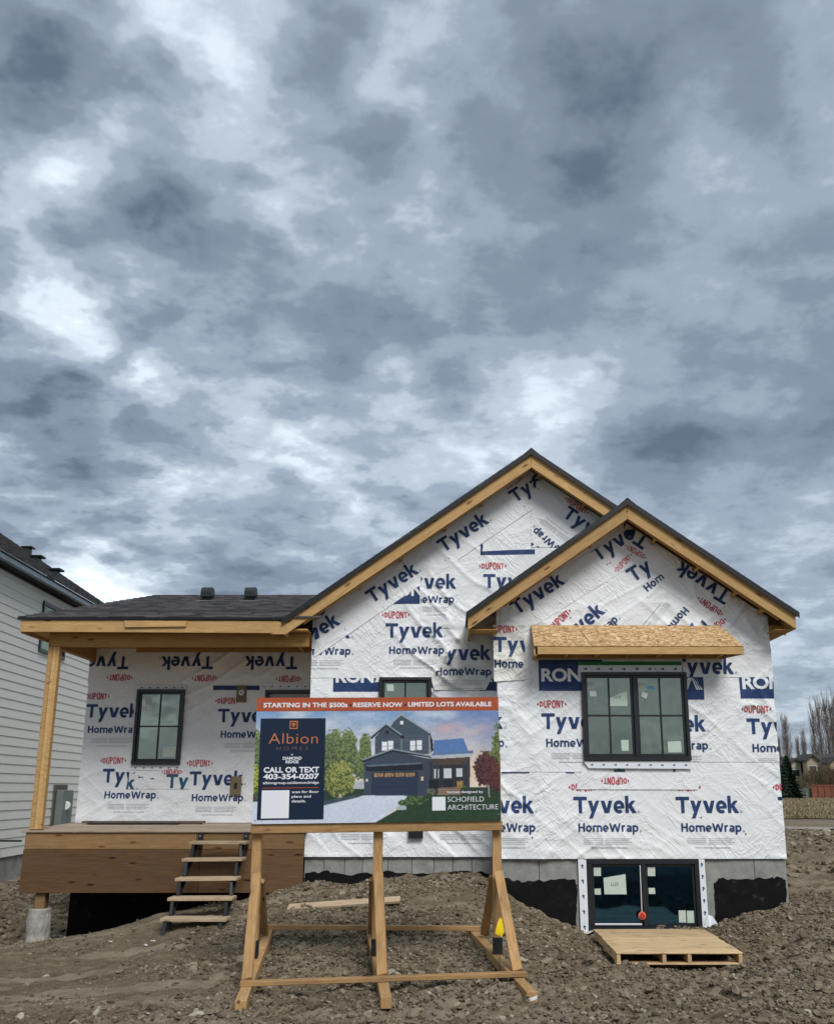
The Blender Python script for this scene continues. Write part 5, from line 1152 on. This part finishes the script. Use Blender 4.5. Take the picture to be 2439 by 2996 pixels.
srect('orange_band', 90, 132, 1612, 217, 'sign_orange', .0015)
stext('STARTING IN THE $500s', 132, 655, 192, 27, 'sign_white', .03); stext('RESERVE NOW', 690, 1000, 192, 27, 'sign_white', .03); stext('LIMITED LOTS AVAILABLE', 1036, 1567, 190, 27, 'sign_white', .03)
srect('square_dot', 666, 174, 678, 187, 'sign_navy', .003); srect('square_dot', 1012, 174, 1024, 187, 'sign_navy', .003)
srect('navy_panel', 118, 262, 520, 882, 'sign_navy', .0015)
# emblem
srect('emblem', 298, 278, 348, 328, 'sign_copper', .003); srect('emblem', 304, 284, 342, 322, 'sign_navy', .0042)
srect('emblem', 320, 292, 326, 318, 'sign_copper', .0054)
for k in range(3): a = spx(323, 318-k*8); b = spx(309+k*2, 300-k*6); c = spx(337-k*2, 300-k*6); obj('emblem', [(a[0],-.0054-.0002*k,a[1]),(b[0],-.0054,b[1]),(b[0]+.006,-.0054,b[1]+.004)], [(0,1,2)], 'sign_copper', board, M4=SM); obj('emblem', [(a[0],-.0054,a[1]),(c[0],-.0054,c[1]),(c[0]-.006,-.0054,c[1]+.004)], [(0,2,1)], 'sign_copper', board, M4=SM)
stext('Albion', 172, 474, 420, 66, 'sign_copper', -.012, space=1.05); stext('H O M E S', 222, 416, 460, 22, 'sign_dim', -.005)
stext('at', 310, 326, 491, 12, 'sign_white'); stext('DIAMOND', 262, 378, 518, 17, 'sign_white', .03); stext('RIDGE', 280, 360, 540, 17, 'sign_white', .03)
stext('CALL OR TEXT', 148, 487, 596, 31, 'sign_white', .035); stext('403-354-0207', 147, 487, 636, 30, 'sign_white', .035); stext('albiongroup.ca/diamondridge', 146, 486, 666, 15, 'sign_white', .015)
srect('red_rule', 144, 688, 486, 692, 'sign_orange', .003); srect('blank_square', 142, 704, 309, 872, 'sign_white', .003)
stext('scan for floor', 324, 488, 722, 15, 'sign_white', .015); stext('plans and', 324, 440, 750, 15, 'sign_white', .015); stext('details.', 324, 412, 778, 15, 'sign_white', .015)
stext('homes designed by', 1280, 1504, 733, 14, 'sign_white', .015); stext('SCHOFIELD', 1281, 1508, 786, 30, 'sign_white', -.008); stext('ARCHITECTURE', 1281, 1596, 835, 31, 'sign_white', -.008)
srect('blank_square', 1186, 755, 1268, 838, 'sign_white', .003)
for a, b in ((.012,.965),(.99,.965),(.012,.03),(.99,.05),(.5,.97)):
    q_ = SP(a, b, .002); disc('screw', q_, .007, .003, 'gutter', board, 8)
# members ------------------------------------------------------------------
def Pz(u, v, z):
    "point on the horizontal plane z seen at pixel"
    a = (u-CX)/F; b = (CY-v)/F; t = (z-ZC)/(ST+CT*b); return Vector((a*t, (CT-ST*b)*t, z))
sk = []
for (uf, vf, ub, vb) in ((704, 2929, 783, 2726), (1130, 2917, 1084, 2722), (1556, 2902, 1385, 2722)):
    a = Pz(uf, vf, .115); b = Pz(ub, vb, .20); d_ = (b-a).normalized(); sk.append((a, b))
    beam('skid', a-Vector((0,0,.046)), b+d_*.25-Vector((0,0,.046)), .09, .09, 'stand_lumber', stand)
bb = [P(602+x*.599-.0*0, 0, 9.6) for x in ()] 
posts = []
for i, (ut, ub) in enumerate(((752, 758), (1106, 1103), (1453, 1463))):
    top = P(ut, 2440, 9.72+.1*i); k = (top-Vector((0,0,0)))
    a, b = sk[i]; f_ = (top.y-a.y)/(b.y-a.y); base = a.lerp(b, f_); 
    base = Vector((top.x*.75+base.x*.25, top.y, base.z)); posts.append((top, base))
    pd = beam('post', base, Vector((top.x, top.y, SP(.5, .55).z)), .088, .088, 'stand_lumber', stand, up=(0,1,0))
    V, Fc = cbox_vf(.0465, .0465, .075, .002); obj('post_sleeve', V, Fc, 'black_metal', stand, M4=Matrix.Translation(base+Vector((0, 0, .08))))
# ledger under the board
a = P(734, 2425.5, 9.62); b = P(1469, 2416, 9.62+2.45*math.sin(PH)); beam('ledger', a, b, .04, .09, 'stand_lumber', stand)
# braces front and rear, cross bars
for i, ((u1, v1), (u2, v2)) in enumerate((((750, 2560), (722, 2868)), ((1107, 2556), (1118, 2856)), ((1458, 2552), (1514, 2842)))):
    a, b = sk[i]; top = P(u1, v1, posts[i][0].y-.09); bot = Pz(u2, v2, .145); beam('front_brace', bot, top, .088, .042, 'stand_lumber', stand, up=(0,1,.3))
for i, ((u1, v1), (u2, v2)) in enumerate((((762, 2575), (772, 2732)), ((1093, 2575), (1089, 2732)), ((1444, 2565), (1417, 2734)))):
    top = P(u1, v1, posts[i][0].y+.09); bot = Pz(u2, v2, .21); beam('rear_brace', bot, top, .088, .04, 'stand_lumber', stand, up=(0,1,-.3))
a = Pz(702, 2879, .145); b = Pz(1539, 2850, .155); beam('cross_bar', a, b, .088, .038, 'stand_lumber', stand)
a = Pz(780, 2713, .225); b = Pz(1404, 2717, .225); beam('cross_bar', a, b, .06, .05, 'stand_lumber', stand)
a = Pz(778, 2700, .26) if False else None
d_ = (sk[2][1]-sk[2][0]).normalized(); e_ = Vector((0,0,1)).cross(d_); c_ = sk[2][0]-d_*.002+Vector((0,0,-.046)); tg = [c_+e_*a+Vector((0,0,b))-d_*.001 for a, b in ((.035,-.035),(-.04,-.01),(-.04,.018),(.035,-.008))]
obj('paper_tag', tg, [(0,1,2,3)], 'tag_white', stand)

# ------------------------------------------------------------------ pallet
YPB, YPF = 13.08, 11.28
plt = thing('wooden_pallet', (2.6, 12.2, -.2), 'pale wooden pallet lying on the soil under the basement window', 'pallet')
pbl, pbr = Pz(1736, 2719, -.036), Pz(2058, 2718, -.036); pfl, pfr = Pz(1802, 2788, -.036), Pz(2172, 2788, -.036); 
def pq(a, b, z=0.): return pfl.lerp(pfr, a).lerp(pbl.lerp(pbr, a), b)+Vector((0,0,z))
for b0, b1 in ((0, .10), (.107, .42), (.428, .60), (.607, .995)):
    a = pq(0, (b0+b1)/2, -.009); b = pq(1, (b0+b1)/2, -.009+random.uniform(-.002, .003)); beam('deck_board', a, b, (b1-b0)*(pbl-pfl).length*1.0, .018, 'pallet_wood', plt)
for k in (.0185, .38, .58, .9815): beam('stringer', pq(k, .003, -.064), pq(k, .995, -.064), .042, .088, 'pallet_wood', plt)
for b0, b1 in ((0, .09), (.45, .55), (.9, .99)): beam('bottom_board', pq(0, (b0+b1)/2, -.118), pq(1, (b0+b1)/2, -.118), (b1-b0)*(pbl-pfl).length, .018, 'pallet_wood', plt)

# ------------------------------------------------------------------ small things
def hit(u, v):
    d = DIR(u, v); t = 6.
    while t < 60:
        q_ = Vector((0, 0, ZC))+d*t
        if q_.z < float(zg(np.array(q_.x), np.array(q_.y))): return q_
        t += .04
    return q_
a, b = hit(842, 2668), hit(1170, 2644); pk_ = thing('loose_plank', (a+b)/2, 'weathered loose plank lying on the soil mound behind the sign stand', 'plank')
for q_ in (a, b): q_.z += .045
beam('plank', a, b, .14, .035, 'tread_wood', pk_, up=(0,-.35,1))
fl = P(1459, 2790, 9.1); g_ = float(zg(np.array(fl.x), np.array(9.1))); fg = thing('marker_flag', (fl.x, 9.1, g_), 'small yellow marker flag on a thin wire beside the right post of the sign stand', 'marker flag')
tp = P(1462, 2682, 9.1); beam('wire', (fl.x, 9.1, g_-.05), tp, .005, .005, 'vent_dark', fg, up=(0,1,0))
V = [P(u, v, 9.1+d) for u, v, d in ((1462,2683,0),(1468,2690,.03),(1475,2725,.03),(1467,2742,.01),(1448,2732,-.02),(1452,2712,-.03),(1459,2690,0),(1463,2715,-.015))]
obj('flag', V, [(0,7,6),(0,1,7),(1,2,7),(2,3,7),(3,4,7),(4,5,7),(5,6,7)], 'flag_yellow', fg, smooth=True)
c_ = P(1466, 2700, 9.0)
a, b = P(240, 2403, 15.1), P(597, 2404, 15.1); zz_ = zdeck(15.1)
tb_ = thing('trim_strips', ((a.x+b.x)/2, 15.1, zz_), 'pair of long dark trim strips lying on the porch deck against the wall', 'trim strips')
box('strip', a.x, b.x, 15.08, 15.2, zz_+.024, zz_+.05, 'grey_board', tb_); box('strip', a.x+.12, b.x-.35, 14.98, 15.07, zz_+.003, zz_+.023, 'black_vinyl', tb_); box('strip', a.x+.3, b.x-.05, 15.09, 15.19, zz_+.003, zz_+.023, 'grey_board', tb_)
def scrap(u, v, z, s, label, name='paper_scrap', mat='paper', seed=0):
    r = random.Random(seed); c = Pz(u, v, z); c.z = float(zg(np.array(c.x), np.array(c.y)))+.02; n_ = 7; ang = [6.283*i/n_+r.uniform(-.3, .3) for i in range(n_)]
    V = [(c.x+s*r.uniform(.6, 1.3)*math.cos(a), c.y+s*.7*math.sin(a), c.z+r.uniform(0, s*.5)) for a in ang]+[(c.x, c.y, c.z+s*.35)]
    o = obj(name, V, [(i, (i+1)%n_, n_) for i in range(n_)], mat); setp(o, label, 'litter')
scrap(427, 2722, .15, .035, 'crumpled white scrap beside the foot of the stairs', seed=1); scrap(324, 2750, .0, .03, 'thin pale scrap lying flat on the soil left of the stairs', seed=2); scrap(446, 2756, .0, .035, 'thin pale sliver lying just below the stairs', seed=3)
scrap(181, 2670, -.2, .05, 'bright white scrap in the dark behind the concrete pier', seed=4); scrap(1722, 2742, -.15, .08, 'crumpled white flashing scrap at the left end of the pallet', 'flashing_scrap', seed=5)
scrap(2082, 2700, -.05, .06, 'white flashing scrap at the right side of the basement window', 'flashing_scrap', seed=6) if False else None
STN = [(280,2968,.055,'pale round stone near the bottom of the picture left of the sign'),(55,2985,.075,'large pale stone in the bottom left corner'),(575,2972,.07,'pale stone on the soil left of the left skid'),(430,2968,.045,'pale stone between the corner stone and the left skid'),
      (134,2860,.05,'small pale stone at the end of the dry streak on the left'),(2222,2662,.10,'pale flat stone on the bank by the right corner of the foundation'),(2322,2716,.07,'pale stone on the slope right of the pallet'),(2310,2692,.06,'small pale stone above another one on the slope right of the pallet'),(2360,2964,.04,'pale flat stone in the bottom right corner'),
      (1200,2672,.08,'light stone on the mound under the sign'),(1150,2617,.06,'light stone near the foundation behind the middle post'),(1745,2944,.05,'white stone in the foreground below the pallet')]
for i, (u, v, s, lab) in enumerate(STN):
    a0 = Pz(u, v, 0.02)
    for _ in range(4): a0 = Pz(u, v, float(zg(np.array(a0.x), np.array(a0.y))))
    V0, F0 = ico(2); r = np.random.default_rng(100+i); A = np.eye(3)+r.normal(size=(3,3))*.25; A[2] *= .7; s *= .62; V = (V0*(1+r.uniform(-.1,.1,(len(V0),1)))) @ A.T*s+np.array([a0.x, a0.y, a0.z+s*.2]); setp(obj('stone', V, F0.tolist(), 'stone'), lab, 'stone')
# white drain/pipe stub and black bucket-like sleeve behind the yellow flag are part of the stand

# ------------------------------------------------------------------ background on the right
def fence(name, u0, u1, y, h, pan, mat, label):
    a = P(u0, 2336, y); b = P(u1, 2336, y); z0 = float(zg(np.array((a.x+b.x)/2), np.array(y))); f_ = thing(name, ((a.x+b.x)/2, y, z0), label, 'fence'); n_ = max(1, round((b.x-a.x)/pan)); w_ = (b.x-a.x)/n_
    p0 = None
    for i in range(n_):
        x_ = a.x+i*w_
        if p0 is None: p0 = box('panel', x_+.05, x_+w_-.05, y, y+.05, z0, z0+h, mat, f_, 0); s0 = box('post', x_-.045, x_+.045, y-.1, y+.04, z0, z0+h+.1, mat, f_, 0); pr0 = p0.matrix_world.copy(); ps0 = s0.matrix_world.copy()
        else: dup(p0, Matrix.Translation((i*w_, 0, 0)) @ WM['panel_m'], f_); dup(s0, Matrix.Translation((i*w_, 0, 0)) @ WM['post_m'], f_)
        if i == 0: WM['panel_m'] = WM[p0.name]; WM['post_m'] = WM[s0.name]
    box('rail', a.x+.08, b.x-.08, y-.06, y-.001, z0+h-.25, z0+h-.12, mat, f_, 0)
fence('board_fence', 2255, 2376, 150, 1.55, .5, 'fence_green', 'grey-green board fence at the far edge of the field')
fence('board_fence', 2376, 2600, 149.5, 2.05, .95, 'fence_red', 'red-brown board fence at the far edge of the field')
# far houses
def far_house(label, u0, u1, vt, y, mat, gables, wins, eh):
    z0 = float(zg(np.array(50.), np.array(y))); a = P(u0, vt, y); b = P(u1, vt, y); h_ = thing('distant_house', ((a.x+b.x)/2, y, z0), label, 'house'); zt_ = a.z; ze = zt_-eh
    box('wall', a.x+.6, b.x-.6, y, y+11, z0, ze, mat, h_, 0)
    V = [(a.x, y-.6, ze), (b.x, y-.6, ze), (b.x, y+11.6, ze), (a.x, y+11.6, ze), (a.x+1.2, y+5.5, zt_), (b.x-1.2, y+5.5, zt_)]; obj('roof', V, [(0,1,5,4),(2,3,4,5),(1,2,5),(3,0,4),(3,2,1,0)], 'far_roof', h_)
    for (gu0, gu1, gv, gz2) in gables:
        p_, q_ = P(gu0, gv, y-2), P(gu1, gv, y-2); m_ = (p_.x+q_.x)/2; gh = (q_.x-p_.x)*.42; zb_ = p_.z-gh
        g_ = prism('gable_wall', [(p_.x+.3, z0), (q_.x-.3, z0), (q_.x-.3, zb_), (m_, p_.z-.35), (p_.x+.3, zb_)], y-2, y-.02, mat, h_)
        for s_ in (-1, 1):
            e = m_+s_*(q_.x-p_.x)/2; prism('gable_roof', [(m_, p_.z), (e, zb_), (e, zb_-.28), (m_, p_.z-.28)], y-2.5, y+4, 'far_roof', h_)
        wn_ = box('window', m_-.7, m_+.7, y-2.06, y-2.0, zb_-2.2, zb_-.9, 'frame_trim_far', h_, 0); box('pane', m_-.6, m_+.6, y-2.08, y-2.061, zb_-2.1, zb_-1.0, 'far_dark', wn_, 0)
    for (wx, wz) in wins: wn_ = box('window', a.x+wx, a.x+wx+1.6, y-.06, y-.0, z0+wz, z0+wz+1.3, 'frame_trim_far', h_, 0); box('pane', a.x+wx+.1, a.x+wx+1.5, y-.08, y-.061, z0+wz+.1, z0+wz+1.2, 'far_dark', wn_, 0)
far_house('pale distant house with a steep front gable beyond the fence, left one of two', 2296, 2356, 2211, 172, 'far_wall', [(2303, 2345, 2218, 0)], [(.9, 1.2), (6, 1.2), (6, 4.0)], 2.6)
far_house('larger tan distant house with a dark roof beyond the fence, right one of two', 2358, 2560, 2203, 168, 'far_wall_tan', [(2352, 2394, 2206, 0), (2420, 2462, 2214, 0)], [(9, 1.2), (12, 4.2), (17, 1.2)], 2.4)
# bare poplars: tapered trunk and many upright limbs with twigs
def tubes(segs, sides=3):
    V = []; Fc = []
    for a, b, ra, rb in segs:
        d = (b-a); L = d.length
        if L < 1e-4: continue
        d /= L; u_ = d.orthogonal().normalized(); v_ = d.cross(u_); k = len(V)
        for p_, r_ in ((a, ra), (b, rb)): V += [p_+(u_*math.cos(6.283*i/sides)+v_*math.sin(6.283*i/sides))*r_ for i in range(sides)]
        Fc += [(k+i, k+(i+1)%sides, k+sides+(i+1)%sides, k+sides+i) for i in range(sides)]
    return V, Fc
def poplar(u, vtop, y, wd, label, seed):
    r = random.Random(seed); t = P(u, vtop, y); z0 = float(zg(np.array(t.x), np.array(y))); H = t.z-z0; T = thing('poplar_tree', (t.x, y, z0), label, 'tree', 'bare poplars beyond the far houses')
    V, Fc = tubes([(Vector((t.x, y, z0+H*.14*i)), Vector((t.x+r.uniform(-.1,.1)*0, y, z0+H*.14*(i+1))), .30*(1-i/7.2)+.02, .30*(1-(i+1)/7.2)+.02) for i in range(7)], 6); obj('trunk', V, Fc, 'bark', T)
    segs = []
    for i in range(int(64*wd)):
        f0 = r.uniform(.06, .92); a = r.uniform(0, 6.283); L = H*r.uniform(.12, .30)*(1.1-f0*.55); sp = wd*.9*(1-f0*.6)*r.uniform(.35, 1)
        p0 = Vector((t.x, y, z0+H*f0)); p1 = p0+Vector((math.cos(a)*sp*.7, math.sin(a)*sp*.7, L*.35)); p2 = p1+Vector((math.cos(a)*sp*.35, math.sin(a)*sp*.35, L*.65))
        segs += [(p0, p1, .05, .035), (p1, p2, .035, .012)]
        for j in range(7):
            q0 = p0.lerp(p1, r.random()) if r.random() < .4 else p1.lerp(p2, r.random()); a2 = r.uniform(0, 6.283); l2 = r.uniform(.7, 1.9); segs.append((q0, q0+Vector((math.cos(a2)*.28*l2, math.sin(a2)*.28*l2, l2*.95)), .018, .006))
    V, Fc = tubes(segs, 3); obj('branches', V, Fc, 'twig', T)
for i, (u, v, y, wd, lab) in enumerate(((2294,2104,205,2.2,'tall bare poplar behind the spruce, nearest the new house'),(2331,2160,215,1.0,'thin bare poplar, left of a pair behind the pale distant house'),(2346,2138,215,1.2,'thin bare poplar, right of a pair behind the pale distant house'),
      (2374,2070,185,1.8,'bare poplar at the left end of the tall row'),(2391,2058,188,1.5,'bare poplar second in the tall row'),(2411,2050,184,2.2,'bare poplar third and highest in the tall row'),(2426,2062,187,1.5,'bare poplar fourth in the tall row'),(2440,2040,186,2.0,'bare poplar at the right frame edge'),(2278,2170,210,.8,'small bare poplar close to the house corner'))): poplar(u, v, y, wd, lab, 50+i)
# blue spruce
def spruce(u, vt, y, rad, label, seed):
    r = np.random.default_rng(seed); t = P(u, vt, y); z0 = float(zg(np.array(t.x), np.array(y))); H = t.z-z0; T = thing('spruce_tree', (t.x, y, z0), label, 'tree')
    V, Fc = tubes([(Vector((t.x, y, z0)), Vector((t.x, y, z0+H*.97)), .16, .02)], 6); obj('trunk', V, Fc, 'bark', T)
    n_ = 5200; f_ = r.uniform(0, 1, n_)**1.25; a = r.uniform(0, 6.283, n_); tier = (f_*13) % 1; R = rad*(1-f_)**.85*(.62+.42*(1-tier))*r.uniform(.55, 1.08, n_)*(1+.16*np.sin(3*a+seed)); c = np.stack([t.x+R*np.cos(a), y+R*np.sin(a), z0+.25+f_*(H-.25)-.10*R], -1)
    s = r.uniform(.10, .24, (n_, 1)); d = np.stack([np.cos(a), np.sin(a), -.25+0*a], -1); sd2 = np.stack([-np.sin(a), np.cos(a), 0*a+r.uniform(-.5, .5, n_)], -1)
    Vv = np.stack([c-d*s, c+sd2*s*.6, c+d*s*1.5, c-sd2*s*.6+np.array([0, 0, .08])], 1).reshape(-1, 3); Fq_ = np.arange(n_*4).reshape(-1, 4); put('crown', npmesh('crown', Vv, Fq_, 'needles'), T)
spruce(2298, 2213, 140, 1.9, 'dark blue-green spruce tree beside the corner of the new house', 3)
# leafless scrub in front of the far houses
for i, (u, v, y, wd) in enumerate(((2342,2290,155,2.0),(2360,2262,158,2.6),(2378,2240,158,3.0),(2398,2228,158,3.2),(2418,2236,158,3.0),(2436,2226,158,3.4),(2456,2236,158,3.0))):
    r = random.Random(90+i); t = P(u, v, y); z0 = float(zg(np.array(t.x), np.array(y))); H = t.z-z0; T = thing('bare_shrub', (t.x, y, z0), ['low leafless brown shrub right behind the green-grey fence','leafless brown shrub in front of the two distant house gables','leafless brown shrub where the green-grey and red fences meet','tall leafless brown shrub behind the left end of the red fence','leafless brown shrub behind the red fence, third from its left end','leafless brown shrub under the tall row of poplars','leafless brown shrub at the right frame edge'][i], 'shrub', 'leafless shrubs in front of the distant houses'); segs = []
    for k in range(150):
        x_ = t.x+r.uniform(-wd, wd)*.55; y_ = y+r.uniform(-1.5, 1.5); h = H*r.uniform(.5, 1)*(1-.35*abs(x_-t.x)/wd); p0 = Vector((x_, y_, z0)); p1 = p0+Vector((r.uniform(-.5,.5), r.uniform(-.5,.5), h)); segs.append((p0, p1, .07, .02))
        for j in range(6): q0 = p0.lerp(p1, r.uniform(.15, .95)); segs.append((q0, q0+Vector((r.uniform(-.6,.6), r.uniform(-.6,.6), r.uniform(.4, 1.2))), .03, .008))
    V, Fc = tubes(segs, 3); obj('stems', V, Fc, 'scrub', T)
# dry tufts on the field
r = np.random.default_rng(4); n_ = 26000; y = 46+r.uniform(0, 1, n_)**1.6*100; x = r.uniform(.27, .46, n_)*y; s = r.uniform(.06, .18, n_)*(1+.6*(fbm(x*.2, y*.2, 3, 2)>.55)); z = zg(x, y)+.04; a = r.uniform(0, 3.14, n_); ln = r.normal(size=(n_, 2))*.12
V = np.stack([np.stack([x-.05*np.cos(a), y-.05*np.sin(a), z], -1), np.stack([x+.05*np.cos(a), y+.05*np.sin(a), z], -1), np.stack([x+ln[:, 0], y+ln[:, 1], z+s], -1)], 1).reshape(-1, 3)
setp(put('dry_grass', npmesh('dry_grass', V, np.arange(n_*3).reshape(-1, 3), 'dry_grass')), 'pale dry grass on the open field beyond the dirt road', 'grass', kind='stuff')
